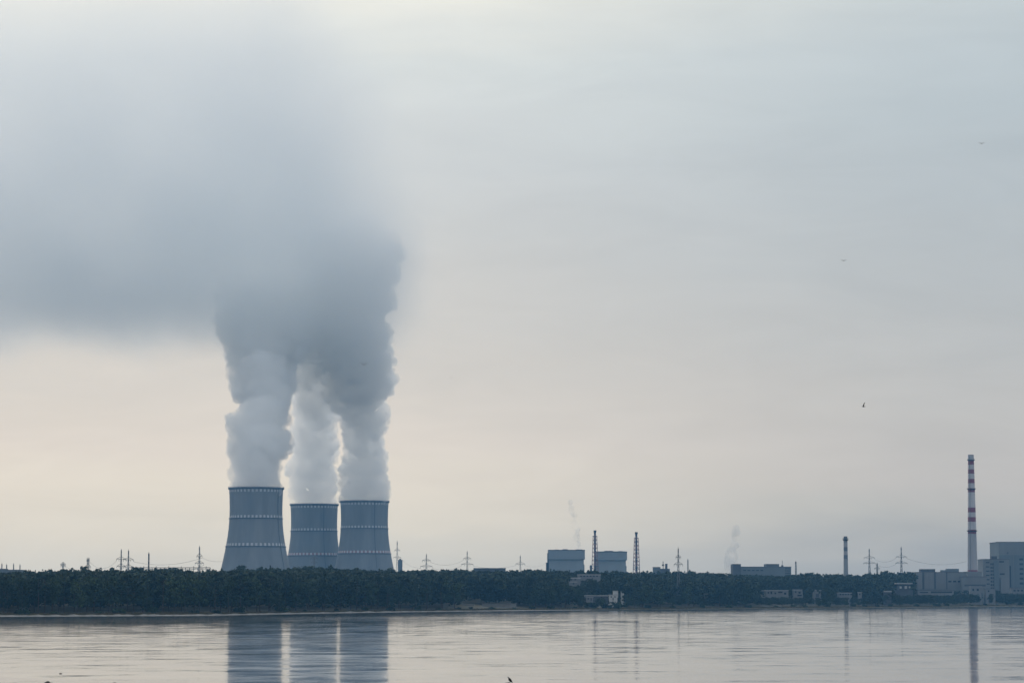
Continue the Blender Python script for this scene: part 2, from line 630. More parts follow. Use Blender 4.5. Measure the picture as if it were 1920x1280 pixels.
def steam_bank():
    D = 4400
    Xr = X(742, D)

    def dfn(n, l, vec):
        nz = n.new("ShaderNodeTexNoise")
        nz.inputs["Scale"].default_value = .0075
        nz.inputs["Detail"].default_value = 6
        nz.inputs["Roughness"].default_value = .55
        l.new(vec, nz.inputs["Vector"])
        sep = n.new("ShaderNodeSeparateXYZ")
        l.new(vec, sep.inputs[0])
        wob = math_node(n, l, 'MULTIPLY', math_node(n, l, 'SUBTRACT', nz.outputs["Fac"], .5), 150.)
        x = math_node(n, l, 'ADD', sep.outputs["X"], wob)
        z = math_node(n, l, 'ADD', sep.outputs["Z"], math_node(n, l, 'MULTIPLY', wob, .75))
        yb = maprange(n, l, math_node(n, l, 'ABSOLUTE', math_node(n, l, 'SUBTRACT', sep.outputs["Y"], D + 60)), 70, 290, 1, 0)
        zc = math_node(n, l, 'ADD', z, maprange(n, l, sep.outputs["X"], X(390, D), X(480, D), 0, 55))
        fb = maprange(n, l, zc, Z(676, D), Z(545, D))
        ft = maprange(n, l, z, Z(450, D), Z(-110, D), 1, 0, 'LINEAR')
        ft = math_node(n, l, 'POWER', ft, 1.05)
        nl = n.new("ShaderNodeTexNoise")
        nl.inputs["Scale"].default_value = .0045
        nl.inputs["Detail"].default_value = 3
        l.new(vec, nl.inputs["Vector"])
        x = math_node(n, l, 'ADD', x, math_node(n, l, 'MULTIPLY', math_node(n, l, 'SUBTRACT', nl.outputs["Fac"], .5), 190.))
        x = math_node(n, l, 'ADD', x, maprange(n, l, sep.outputs["Z"], Z(470, D), Z(0, D), 0, 95, 'LINEAR'))
        fr = maprange(n, l, x, Xr - 150, Xr + 55, 1, 0)
        fl = maprange(n, l, x, X(-40, D), X(420, D), .72, 1.0)
        d = math_node(n, l, 'MULTIPLY', yb, fb)
        d = math_node(n, l, 'MULTIPLY', d, ft)
        d = math_node(n, l, 'MULTIPLY', d, fr)
        d = math_node(n, l, 'MULTIPLY', d, fl)
        nn = maprange(n, l, nz.outputs["Fac"], .3, .7, .6, 1.4, 'LINEAR')
        d = math_node(n, l, 'MULTIPLY', d, nn)
        return math_node(n, l, 'MULTIPLY', d, .0132)
    m = vol_mat('steam_bank', (.984, .991, .991), dfn, STEAM['g'])
    # big soft closed hull around the drifting bank
    R = random.Random(5)
    sp = []
    for k in range(26):
        px = -560 + k * 52
        for py in (90, 240, 390, 530):
            if px > 690:
                continue
            sp.append((P(px, py, D + 60 + R.uniform(-60, 60)), R.uniform(150, 175)))
    o = puff_mesh('steam_cloud', sp, 24, ((150, 8),), 9, m)
    co = np.zeros(len(o.data.vertices) * 3, np.float32)
    o.data.vertices.foreach_get("co", co)
    co = co.reshape(-1, 3)
    co[:, 2] = np.minimum(co[:, 2], 1010 + (co[:, 2] - 1010) * .05)
    o.data.vertices.foreach_set("co", co.reshape(-1))
    o.data.update()
    tag(o, 'wide soft grey cloud of steam drifting left above all three steam columns', 'steam cloud')
    return o


steam_bank()


def wisp(pts, D, dens, label, seed):
    R = random.Random(seed)
    sp = []
    for (px, py, r) in pts:
        for k in range(3):
            sp.append((P(px + R.uniform(-.4, .4) * r, py + R.uniform(-.4, .4) * r, D + R.uniform(-3, 3)), r * D / F * R.uniform(.6, .9)))

    def dfn(n, l, vec):
        nz = n.new("ShaderNodeTexNoise")
        nz.inputs["Scale"].default_value = .07
        nz.inputs["Detail"].default_value = 3
        l.new(vec, nz.inputs["Vector"])
        return math_node(n, l, 'MULTIPLY', maprange(n, l, nz.outputs["Fac"], .38, .65), dens)
    m = vol_mat('thin_steam', STEAM['colr'], dfn)
    o = puff_mesh('steam_wisp', sp, 1.6, ((12, 1.6),), seed, m)
    tag(o, label, 'steam')


wisp([(1083, 1030, 7), (1082, 1018, 8), (1081, 1005, 8), (1080, 992, 8), (1079, 980, 8), (1077, 966, 8), (1073, 953, 7), (1069, 940, 6)], 4300, .042,
     'thin steam wisp rising above the left windowless reactor building', 21)
wisp([(1366, 1066, 11), (1367, 1056, 13), (1370, 1046, 14), (1373, 1036, 12), (1377, 1022, 9), (1378, 1008, 8), (1380, 998, 11), (1377, 988, 8)], 3300, .065,
     'thin grey smoke puff rising left of the long dark factory', 22)


# ------------------------------------------------------------------ buildings
def building(name, label, cat, D, x0, x1, yt, depth=24, wall='panel', roof='roof', cat_group=None, windows=(), blocks=(), doors=(), roof_h=.5, base=None):
    """x0,x1,yt in photo px at distance D. windows: (px0,px1,py0,py1) dark panes proud of front face.
    blocks: (name, px0,px1,pytop,pybottom, material, front offset m, depth m)"""
    xa, xb = X(x0, D), X(x1, D)
    zt = Z(yt, D)
    zg = (ground_z((xa + xb) / 2, D + depth / 2) if base is None else base) - 1.5
    zg = min(zg, zt - 1.5)
    t = thing(name, label, cat, ((xa + xb) / 2, D, zg), cat_group)
    ox, oz = (xa + xb) / 2, zg

    def part(nm, bx, mt):
        a, b, c, d, e, f = bx
        return MB().box(a - ox, b - ox, c - D, d - D, e - oz, f - oz).build(nm, mt, t)
    part('wall', (xa, xb, D, D + depth, zg, zt - roof_h), M[wall])
    part('roof', (xa - .3, xb + .3, D - .3, D + depth + .3, zt - roof_h, zt), M[roof])
    for (a, b, c, d) in windows:
        part('window', (X(a, D), X(b, D), D - .06, D + .2, Z(d, D), Z(c, D)), M['glass'])
    for (a, b, c, d) in doors:
        part('door', (X(a, D), X(b, D), D - .08, D + .2, Z(d, D), Z(c, D)), M['panel_dark'])
    for (nm, a, b, c, d, mt, off, dep) in blocks:
        part(nm, (X(a, D), X(b, D), D + off, D + off + dep, Z(d, D) if d else zg, Z(c, D)), M[mt])
    return t


# reactor halls
def reactor(x0, x1, ylow, yt, xi0, xi1, label, stairs, bump):
    D = 4200
    t = building('reactor_building', label, 'reactor building', D, xi0, xi1, yt, 60, 'panelr', 'roof', 'windowless reactor buildings', roof_h=1.2,
                 blocks=[('upper_hall', x0, x1, yt + 1.4, ylow, 'panelr2', -3.0, 66),
                         ('parapet', x0 - .3, x1 + .3, yt + .2, yt + 1.6, 'roof', -3.3, 66.5)] +
                        [('roof_house', a, b, yt - h, yt + .3, 'roof', 6, 20) for a, b, h in bump] +
                        [('stair_tower', a, b, c, None, 'panel_dark', 4, 14) for a, b, c in stairs])
    D_ = D
    # cladding seams on the upper hall
    for px in np.linspace(x0 + 6, x1 - 6, 7):
        o = MB().box(X(px, D_) - .15, X(px, D_) + .15, D_ - 3.12, D_ - 2.9, Z(ylow - .3, D_), Z(yt + 1.8, D_)).build('cladding_seam', M['panelr'], t)
        o.location = -Vector(t.location)
    return t


reactor(1028.2, 1096.7, 1048, 1030, 1029.2, 1094.7, 'left windowless grey reactor building with wider upper storey, steam wisp above it',
        [(1024, 1029, 1054), (1026.3, 1029, 1036), (1094.8, 1096, 1058)], [(1055, 1065, 1.2), (1041, 1048, .6), (1080, 1092, .7)])
reactor(1119, 1175.8, 1049.5, 1033, 1120, 1173.6, 'right windowless grey reactor building standing between the two lattice vent stacks',
        [(1106.5, 1110.5, 1059), (1173.8, 1175, 1060)], [(1134, 1150, 1.2), (1160, 1168, .7)])


def vent_stack(cx, yt, ylat, label, D=4100):
    s = D / F
    x = X(cx, D)
    zg = ground_z(x, D) - 1
    t = thing('vent_stack', label, 'vent stack', (x, D, zg), 'lattice vent stacks')
    H = Z(yt, D) - zg
    HL = Z(ylat, D) - zg
    prof, mis = [], []
    k = 0
    z = 0
    while z < H - .1:
        z1 = min(H, z + H / 15)
        prof += [(1.55, z), (1.55, z1)]
        mis += [k % 2, k % 2]
        z = z1
        k += 1
    MB().lathe(prof, 16, mis[:-1]).build('pipe', [M['darksteel'], M['redsteel']], t)
    MB().lathe([(1.56, H - 3), (2.1, H - 2.8), (2.1, H + .3), (1.2, H + .3)], 16).build('cap', M['darksteel'], t)
    lat = MB()
    nz_ = 15

    def hw(z):
        return 6.2 - 3.4 * z / HL
    for i in range(nz_):
        z0, z1 = HL * i / nz_, HL * (i + 1) / nz_
        a, b = hw(z0), hw(z1)
        c0 = [(-a, -a, z0), (a, -a, z0), (a, a, z0), (-a, a, z0)]
        c1 = [(-b, -b, z1), (b, -b, z1), (b, b, z1), (-b, b, z1)]
        for j in range(4):
            lat.bar(c0[j], c1[j], .42)
            lat.bar(c0[j], c1[(j + 1) % 4], .22)
            lat.bar(c0[(j + 1) % 4], c1[j], .22)
            lat.bar(c1[j], c1[(j + 1) % 4], .3)
    lat.build('lattice_frame', M['redsteel'], t)
    for fr in (.5, 1.0):
        b = hw(HL * fr) + .7
        MB().box(-b, b, -b, b, HL * fr - .2, HL * fr + .25).build('platform', M['darksteel'], t)
    return t


vent_stack(1115.8, 994, 1004.5, 'slim vent stack in a lattice frame between the two reactor buildings')
vent_stack(1193.4, 997.3, 1008, 'slim vent stack in a lattice frame right of both reactor buildings')


# chimneys
def tall_chimney():
    D = 3000
    s = D / F
    cx = 1822.2
    x = X(1824, D)
    zg = ground_z(x, D) - 1
    H = Z(852, D) - zg
    t = thing('striped_chimney', 'tall tapering red and white striped chimney at the right edge of the plant', 'chimney', (x, D, zg))
    edges = [(852, 2), (862.5, 0), (871, 1), (879.5, 0), (887.5, 1), (897.5, 0), (905.5, 1), (915, 0), (922.5, 1), (951, 0), (960, 1), (969, 0), (977.5, 1), (992.5, 0), (1000, 2), (1068, 0), (1071, 2)]
    # material after each edge going down: 0 red 1 white 2 bare concrete
    def r(py):
        return (5.35 + (9.3 - 5.35) * (py - 852) / (1070 - 852)) * s
    prof, mis = [], []
    for i, (y, k) in enumerate(edges):
        y1 = edges[i + 1][0] if i + 1 < len(edges) else 1085
        if i + 1 == len(edges):
            prof += [(r(y), Z(y, D) - zg), (r(1085), 0)]
        else:
            prof += [(r(y), Z(y, D) - zg), (r(y1), Z(y1, D) - zg)]
        mis += [k, k]
    MB().lathe([(r(852) - .4, H - 6), (r(852) - .4, H)] + prof, 40, [2, 2] + mis[:-1]).build('shaft', [M['red'], M['chimney_white'], M['chimgrey']], t, True)
    for y in (862, 916.5, 995):
        z = Z(y, D) - zg
        rr = r(y)
        g = MB().lathe([(rr + .02, z - .9), (rr + 1.0, z - .1), (rr + 1.0, z + .15), (rr + .02, z + .15)], 32)
        for k in range(20):
            a = 6.2832 * k / 20
            g.bar(((rr + .95) * math.cos(a), (rr + .95) * math.sin(a), z), ((rr + .95) * math.cos(a), (rr + .95) * math.sin(a), z + 1.2), .05)
        g.lathe([(rr + .95, z + 1.1), (rr + .95, z + 1.25)], 32)
        g.build('gallery', M['darksteel'], t)
    zb = Z(1071, D) - zg
    MB().box(-8.5, 8.5, -8.5, 8.5, 0, zb).build('plinth', M['panel'], t)
    lad = MB()
    lad.bar((-r(1070) * .6, -r(1070) * .85, zb), (-r(860) * .6, -r(860) * .85, H - 2), .25)
    lad.build('ladder', M['steel'], t)


tall_chimney()


def small_chimney():
    D = 2900
    s = D / F
    x = X(1586.2, D)
    zg = ground_z(x, D) - 1
    H = Z(1005, D) - zg
    t = thing('short_chimney', 'short slim chimney with dark bands and a gallery near its top above the trees', 'chimney', (x, D, zg))
    ed = [(1005, 0), (1012, 1), (1017, 2), (1025, 0), (1032.6, 2), (1039.8, 0), (1047, 1), (1100, 1)]
    prof, mis = [], []

    def r(py):
        return (3.5 + (4.4 - 3.5) * (py - 1005) / 80) * s
    for (y, k), (y1, _) in zip(ed, ed[1:]):
        prof += [(r(y), max(0, Z(y, D) - zg)), (r(y1), max(0, Z(y1, D) - zg))]
        mis += [k, k]
    MB().lathe([(r(1005) - .3, H - 4), (r(1005) - .3, H)] + prof, 28, [0, 0] + mis[:-1]).build('shaft', [M['panel_dark'], M['panel'], M['chimgrey']], t, True)
    z = Z(1010.5, D) - zg
    g = MB().lathe([(r(1010) + .02, z - 1.6), (r(1010) + 1.1, z - .4), (r(1010) + 1.1, z), (r(1010) + .02, z)], 28)
    for k in range(16):
        a = 6.2832 * k / 16
        g.bar(((r(1010) + 1.0) * math.cos(a), (r(1010) + 1.0) * math.sin(a), z), ((r(1010) + 1.0) * math.cos(a), (r(1010) + 1.0) * math.sin(a), z + 1.2), .06)
    g.lathe([(r(1010) + 1.0, z + 1.1), (r(1010) + 1.0, z + 1.3)], 28)
    g.build('gallery', M['darksteel'], t)


small_chimney()

# long dark factory
building('factory_building', 'long dark flat-roofed factory with raised roof block and window bands at its right end', 'factory', 3100, 1389, 1483.7, 1061.5, 45, 'panel2', 'roof',
         blocks=[('roof_block', 1437.5, 1461.7, 1057.3, 1064, 'panel2', 3, 30), ('roof_block', 1437.2, 1462, 1056.6, 1057.6, 'roof', 2.6, 30.8),
                 ('end_tower', 1374, 1389.2, 1056.7, None, 'panel_dark', -2, 30),
                 ('roof_mast', 1468.3, 1469.1, 1050, 1063, 'darksteel', 10, .5), ('roof_hut', 1466.8, 1470.6, 1058.8, 1063, 'roof', 9, 3)],
         windows=[(1472, 1481.5, 1064.6, 1066.2), (1472, 1481.5, 1068.6, 1070.2), (1472, 1481.5, 1072.6, 1074.2), (1472, 1481.5, 1076.4, 1078)] +
                 [(1394 + 8 * k, 1399 + 8 * k, 1068, 1069.6) for k in range(5)])

# small plant on the skyline
building('pump_house', 'small flat block with a stub flue and mast on the wooded skyline', 'plant building', 3300, 1225, 1238.3, 1062.3, 14, 'panel2', 'roof',
         blocks=[('annex', 1238.4, 1256, 1065.5, None, 'panel_dark', 0, 12), ('flue', 1247.7, 1252, 1056, 1066, 'panel_dark', 3, 3), ('mast', 1243.2, 1244.4, 1051.5, 1066, 'darksteel', 4, .7),
                 ('mast_head', 1241.8, 1245.6, 1057.4, 1060, 'darksteel', 3.6, 1.5)])
building('low_hall', 'long low dark hall on the skyline left of the reactor buildings', 'hall', 2900, 888, 948, 1064.2, 24, 'panel_dark', 'panel2')
building('switch_house', 'slim dark block beside the lattice mast at the foot of the right cooling tower', 'plant building', 4000, 746.3, 754, 1049, 10, 'panel2', 'roof',
         blocks=[('roof_hut', 748.2, 751.5, 1046.8, 1049.3, 'panel_dark', 2, 4)])
building('far_hall', 'low grey roof at the far left edge of the forest skyline', 'hall', 2300, -30, 36, 1067.2, 30, 'panel2', 'panel2',
         blocks=[('roof_ridge', -20, 8, 1065.4, 1066.8, 'roof', 5, 12)])

# low buildings in the trees
B2 = 2260
building('long_shed', 'long low shed with a pale roof among the trees below the reactor buildings', 'shed', B2, 1084, 1126, 1076, 20, 'panel_pale', 'roof_pale', windows=[(1088 + 6 * k, 1091 + 6 * k, 1078.6, 1080.6) for k in range(6)], roof_h=.7)
building('workshop', 'small pale workshop roof at the lower left of the long shed in the trees', 'shed', B2 - 40, 1067, 1088, 1082, 16, 'panel_pale', 'roof_pale', windows=[(1070, 1073, 1085, 1087), (1077, 1080, 1085, 1087)], roof_h=1.0)
building('storage_hut', 'lowest small pale hut under the workshop roof in the trees', 'hut', B2 - 70, 1069, 1082, 1089.6, 10, 'panel_pale', 'roof_pale', doors=[(1074, 1077, 1091.5, 1095)], roof_h=.6)
building('white_house', 'white stepped house near the shore below the right vent stack', 'house', 2085, 1142.5, 1157.6, 1114, 12, 'plaster', 'roof_pale',
         blocks=[('upper_storey', 1150, 1159, 1107, 1120, 'plaster', 2, 9), ('upper_roof', 1149.6, 1159.4, 1106.5, 1107.1, 'roof_pale', 1.6, 9.8)],
         windows=[(1145, 1147, 1117, 1119.5), (1152, 1154, 1117, 1119.5)], doors=[(1148.5, 1150.3, 1119.5, 1125)], roof_h=.4)
building('small_hut', 'small pale hut on the shore left of the white stepped house', 'hut', 2050, 1099, 1112, 1118.3, 8, 'panel_pale', 'roof_pale', windows=[(1101.5, 1104, 1120.5, 1123)], doors=[(1107, 1109.5, 1120.5, 1126)], roof_h=.35)
building('boat_shed', 'long thin pale roof line behind the small shore hut', 'shed', 2110, 1096, 1140, 1115, 10, 'panel_dark', 'roof_pale', roof_h=.8)
building('shore_cabin', 'tiny pale cabin just right of the white stepped house', 'cabin', 2120, 1164.5, 1170.5, 1106.8, 6, 'plaster', 'roof', windows=[(1166, 1167.5, 1109, 1111)])
building('shore_cabin', 'tiny pale cabin in the trees left of the long dark factory', 'cabin', 2260, 1320, 1327, 1112, 6, 'panel_pale', 'roof_pale', windows=[(1322, 1324, 1114.5, 1117)])
building('terrace_building', 'pale low terrace with dark openings on the shore below the long factory', 'building', 2420, 1436, 1478, 1105.5, 14, 'panel_pale', 'roof_pale',
         windows=[(1439, 1442, 1109, 1112), (1444.5, 1447.5, 1108, 1113), (1452, 1455, 1110, 1113), (1459, 1467, 1108.2, 1111), (1470, 1474, 1110, 1114)], roof_h=.5,
         blocks=[('canopy', 1424, 1437, 1106.2, 1107.4, 'roof_pale', -1, 8)])
building('gatehouse', 'pale block with dark openings right of the low terrace on the shore', 'building', 2460, 1488, 1505, 1104.5, 12, 'panel_pale', 'roof_pale', windows=[(1490.5, 1493, 1107.5, 1110.5), (1497, 1501, 1108.5, 1112), (1495, 1503, 1114, 1117)], roof_h=.6)
building('garage', 'pale square garage with a dark doorway left of the short chimney', 'garage', 2480, 1525.5, 1539.5, 1104.8, 10, 'panel_pale', 'roof_pale', doors=[(1529.5, 1535.5, 1112.5, 1119)], roof_h=.8)
building('long_cabin', 'long low pale cabin on the shore below the short chimney', 'cabin', 2500, 1571, 1597, 1110.3, 9, 'panel_pale', 'roof_pale', windows=[(1574 + 5 * k, 1577 + 5 * k, 1112.5, 1115) for k in range(5)], roof_h=.5)
building('small_kiosk', 'small pale kiosk right of the long low cabin', 'kiosk', 2510, 1609.5, 1615.8, 1109.5, 6, 'panel_pale', 'roof_pale', windows=[(1611, 1613, 1112, 1115)], roof_h=.4)
building('flat_shed', 'pale flat roof low among bushes left of the white-roofed pavilion', 'shed', 2560, 1656, 1671, 1106.8, 10, 'panel_dark', 'roof_pale', roof_h=1.2)
building('pavilion', 'dark two-storey pavilion with an overhanging white flat roof and pale windows', 'pavilion', 2660, 1685, 1707, 1092.2, 16, 'panel_dark', 'white', roof_h=1.2,
         blocks=[('roof_overhang', 1681.5, 1710.5, 1092.0, 1094.2, 'roof_pale', -2, 19), ('pale_window', 1686.5, 1690.5, 1098.5, 1102.5, 'plaster', -.1, .4), ('pale_window', 1696, 1700.5, 1097.8, 1103, 'plaster', -.1, .4),
                 ('pale_window', 1704, 1706.8, 1098.5, 1102, 'plaster', -.1, .4), ('lower_wing', 1678, 1712, 1105.5, None, 'panel_dark', 1, 12)])
building('shore_wall', 'low weathered pale wall on the shore in front of the forest', 'wall', 1912, 904, 968, 1130.6, 3, 'sandwall', 'sandwall', roof_h=.25, blocks=[('end_step', 868, 889, 1131.6, None, 'sandwall', 1, 3)])

# big plant on the right
RG = 'plant buildings on the right'
building('boiler_hall', 'tallest blue-grey hall cut by the right edge of the photo', 'plant building', 3260, 1873.3, 2010, 1015, 60, 'panel2', 'roof', RG,
         blocks=[('cladding_band', 1873.2, 2010.2, 1016.3, 1040, 'panel', -.4, 1), ('vent_box', 1888.5, 1891.5, 1034.5, 1037.5, 'panel_dark', -.9, 1), ('pilaster', 1900, 1901.5, 1041, None, 'panel', -.5, 1)] ,
         windows=[(1912 + 0 * k, 1919, 1046 + 9 * k, 1050 + 9 * k) for k in range(6)] + [(1893 + 6 * k, 1896 + 6 * k, 1060, 1100) for k in range(1)], roof_h=1)
building('turbine_hall', 'stepped grey block with dark window columns just right of the striped chimney', 'plant building', 3140, 1843.7, 1893, 1047.3, 36, 'panel', 'roof', RG,
         blocks=[('corner_panel', 1843.5, 1847.6, 1047.9, None, 'panel_pale', -.4, 2), ('lift_house', 1860.5, 1870.5, 1042, 1048, 'panel_dark', 2, 10), ('stair_block', 1864, 1872.5, 1050, None, 'panel2', -1.5, 6),
                 ('side_block', 1876, 1892, 1083, None, 'panel_pale', -3, 5)],
         windows=[(1857.5, 1860, 1055 + 6.5 * k, 1059 + 6.5 * k) for k in range(8)] + [(1861, 1863.2, 1055 + 6.5 * k, 1059 + 6.5 * k) for k in range(8)] + [(1849, 1855.5, 1053 + 8 * k, 1055 + 8 * k) for k in range(6)] + [(1874, 1883, 1051, 1054), (1875, 1884, 1074, 1077)], roof_h=.8)
building('panel_block', 'long pale panel block divided by dark vertical gaps left of the striped chimney', 'plant building', 2950, 1720, 1812, 1071.6, 28, 'panel', 'roof', RG,
         blocks=[('gap_panel', a, b, 1072.4, 1104, 'panel_dark', -.25, 1) for a, b in ((1729.2, 1733), (1751.5, 1754.6), (1774, 1776.2))] +
                [('facade_panel', a, b, 1072.4, 1103.5, 'panel_pale', -.5, 1) for a, b in ((1720.2, 1728.8), (1733.6, 1751), (1755.2, 1773.4))] +
                [('roof_plant', 1729, 1756, 1066, 1072, 'panel_dark', 8, 14), ('roof_plant', 1767, 1776, 1068, 1072, 'panel2', 5, 10), ('roof_plant', 1778, 1800, 1065.5, 1072, 'panel2', 6, 12)],
         windows=[(1760 + 4.2 * k, 1762.2 + 4.2 * k, 1078 + 7 * j, 1080.5 + 7 * j) for k in range(3) for j in range(3)] + [(1778 + 9 * k, 1784 + 9 * k, 1088, 1091) for k in range(3)], roof_h=.7)
building('link_building', 'low grey link building at the foot of the striped chimney', 'plant building', 2930, 1806, 1850, 1080, 20, 'panel', 'roof', RG,
         blocks=[('dark_band', 1808, 1848, 1095, 1098.5, 'panel_dark', -.3, 1), ('roof_house', 1816, 1836, 1074, 1081, 'panel', 4, 12), ('wall_panel', 1815, 1847, 1083, 1093, 'panel_pale', -.3, 1)], roof_h=.7)
building('front_annex', 'low pale annex with a dark strip window below the long panel block', 'annex', 2840, 1720.5, 1788, 1105.2, 12, 'panel_pale', 'roof', RG, windows=[(1745, 1785, 1108, 1111), (1724, 1740, 1109, 1111)], roof_h=.5)
building('front_shed', 'pale shed below the link building, left of the low front store', 'shed', 2850, 1820, 1840, 1098.6, 12, 'panel_pale', 'roof_pale', RG, windows=[(1823, 1826, 1103, 1107), (1831, 1835, 1103, 1107)], roof_h=.5)
building('front_store', 'low pale store below the stepped grey block among bushes', 'shed', 2900, 1848, 1866, 1102.5, 12, 'panel_pale', 'roof', RG, windows=[(1852, 1855, 1106, 1109)], roof_h=.5)
building('front_store', 'wide pale store at the right edge of the photo below the tallest hall', 'shed', 3080, 1896, 1960, 1101, 14, 'panel_pale', 'roof', RG, windows=[(1900 + 7 * k, 1904 + 7 * k, 1105, 1108) for k in range(4)], roof_h=.5)


# ------------------------------------------------------------------ pylons, masts, wires
def pylon(cx, yt, D, arms, label, wpx=2.6, top=1.2, single=False, mat_='steel', name='power_pylon', group='power pylons'):
    s = D / F
    x = X(cx, D)
    zg = ground_z(x, D) - .5
    H = Z(yt, D) - zg
    t = thing(name, label, 'pylon' if name == 'power_pylon' else 'mast', (x, D, zg), group)
    hb, ht = wpx * s * 1.25, top * s * .5
    lat = MB()
    n = 11
    lr = .22 if not single else .3

    def hw(f):
        return ht + (hb - ht) * (1 - f) ** 1.5
    for i in range(n):
        f0, f1 = i / n, (i + 1) / n
        a, b, z0, z1 = hw(f0), hw(f1), H * f0, H * f1
        c0 = [(-a, -a, z0), (a, -a, z0), (a, a, z0), (-a, a, z0)]
        c1 = [(-b, -b, z1), (b, -b, z1), (b, b, z1), (-b, b, z1)]
        for j in range(4):
            lat.bar(c0[j], c1[j], lr)
            lat.bar(c0[j], c1[(j + 1) % 4], lr * .6)
            lat.bar(c0[(j + 1) % 4], c1[j], lr * .6)
            lat.bar(c1[j], c1[(j + 1) % 4], lr * .6)
    lat.bar((0, 0, H - .5), (0, 0, H + 1.2), .2)
    lat.build('lattice_mast', M[mat_], t)
    tips = []
    for (ya, hp) in arms:
        z = Z(ya, D) - zg
        w = hp * s
        b = hw(min(1, z / H))
        ar = MB()
        for sd in (-1, 1):
            ar.bar((sd * b, -b, z), (sd * w, 0, z), .26)
            ar.bar((sd * b, b, z), (sd * w, 0, z), .26)
            ar.bar((sd * b, 0, z + 1.8), (sd * w, 0, z + .1), .2)
            ar.bar((sd * b, -b, z), (sd * b, 0, z + 1.8), .2)
            for q in (.45, 1.0):
                ar.bar((sd * w * q, 0, z), (sd * w * q, 0, z - 1.6), .16)
            tips.append(Vector((x + sd * w, D, zg + z - 1.6)))
        ar.build('crossarm', M[mat_], t)
    return tips


def wire(a, b, sag, label, r=.10):
    pts = []
    for k in range(17):
        f = k / 16
        p = a.lerp(b, f)
        p.z -= sag * 4 * f * (1 - f)
        pts.append(p)
    mb = MB()
    o0 = pts[0].copy()
    mb.polyline([p - o0 for p in pts], r, 3)
    o = mb.build('power_line', M['steel'])
    o.location = o0
    tag(o, label, 'wire', 'power lines')


pA = pylon(117.7, 1056, 2500, [(1057, 4.5), (1060, 4)], 'faint small pylon above the forest, farthest left of the pylons with crossarms', 2)
pB = pylon(164.6, 1047.5, 2350, [(1048.5, 2.4), (1062, 5)], 'narrow square-headed pylon above the forest at the left', 2.6, 3.2)
pC = pylon(226.7, 1031, 2300, [(1047.5, 9), (1061, 8)], 'left one of the close pair of pylons at the left of the forest skyline')
pD = pylon(240.3, 1032, 2300, [(1048.7, 9.5), (1062, 8.5)], 'right one of the close pair of pylons at the left of the forest skyline')
pylon(278.5, 1037, 2350, [], 'slim dark mast without arms right of the close pair of pylons', 1.3, 1.4, True, 'darksteel', 'lattice_mast', 'masts')
pF = pylon(373.5, 1025, 2300, [(1041.7, 5), (1055.3, 8)], 'two-armed pylon between the close pair and the leftmost cooling tower')
pG = pylon(744.6, 1014.7, 3700, [(1031, 5), (1044.5, 7)], 'tall lattice pylon at the right foot of the right cooling tower', 3.2)
pK = pylon(588.9, 1045, 2700, [(1046.5, 7), (1054, 6)], 'grey pylon standing in front of the middle cooling tower')
pH = pylon(799.4, 1039, 2800, [(1050.3, 7.5), (1061.5, 11)], 'two-armed pylon first to the right of the cooling towers')
pI = pylon(876, 1034, 2850, [(1046.7, 7), (1057.5, 11)], 'two-armed pylon halfway between the cooling towers and the reactor buildings')
pJ = pylon(975.6, 1042, 2900, [(1056.6, 8.5)], 'single-armed pylon nearest the left side of the reactor buildings')
pL = pylon(1272, 1028, 2260, [(1044, 4.5), (1057.3, 8)], 'tall two-armed pylon right of the vent stacks, its leg seen down to the shore', 3.4)
pylon(1290, 1049, 2600, [], 'thin faint mast just right of the tall pylon by the vent stacks', 1.0, 1.0, True, 'steel', 'lattice_mast', 'masts')
pylon(1492.5, 1052.5, 3200, [], 'pale slender mast right of the long dark factory', 2.2, 1.8, True, 'steel', 'lattice_mast', 'masts')
pN = pylon(1630.5, 1029, 3100, [(1045, 10), (1055, 11)], 'faint two-armed pylon right of the short chimney')
pO = pylon(1690.5, 1026, 3000, [(1043.5, 10), (1055, 11)], 'two-armed pylon halfway between the short chimney and the striped chimney')
pylon(1645, 1056, 3000, [(1065, 5)], 'small low mast between the two pylons near the short chimney', 2, 1.5, True, 'steel', 'lattice_mast', 'masts')
for i, (px, py) in enumerate(((3, 1057), (12, 1058.5), (25, 1057.5), (37, 1059))):
    pylon(px, py, 2450, [], 'tiny thin mast in the row of four at the far left edge of the skyline', .8, .8, True, 'steel', 'lattice_mast', 'row of thin masts at the left edge')
wl = 'power line between '
wire(pA[1], pB[2], 3, wl + 'the farthest left pylon and the square-headed pylon')
wire(pB[1], pC[0], 6, wl + 'the square-headed pylon and the close pair')
for k, wn in ((1, 'upper right arm tips'), (3, 'lower right arm tips')):
    wire(pD[k], pF[k], 3 + k, wl + 'close pair and next pylon at the ' + wn)
wire(pF[1], P(425, 1050, 2400), 2, wl + 'two-armed pylon and leftmost cooling tower')
wire(pH[3], pI[2], 3, wl + 'the first and second pylons right of the towers, lower wire')
wire(pH[1], pI[0], 4, wl + 'the first and second pylons right of the towers, upper wire')
wire(pI[3], pJ[0], 2.5, wl + 'the halfway pylon and the pylon by the reactor buildings')
wire(pG[3], pH[2], 3, wl + 'the pylon at the tower foot and the first pylon right of it')
wire(pJ[1], P(1027, 1052, 4000), 4, wl + 'the single-armed pylon and the left reactor building')
wire(pN[3], pO[2], 3, wl + 'the two pylons right of the short chimney, lower wire')
wire(pN[1], pO[0], 3.5, wl + 'the two pylons right of the short chimney, upper wire')
wire(pO[1], P(1812, 1052, 3000), 5, wl + 'the right pylon and the striped chimney')


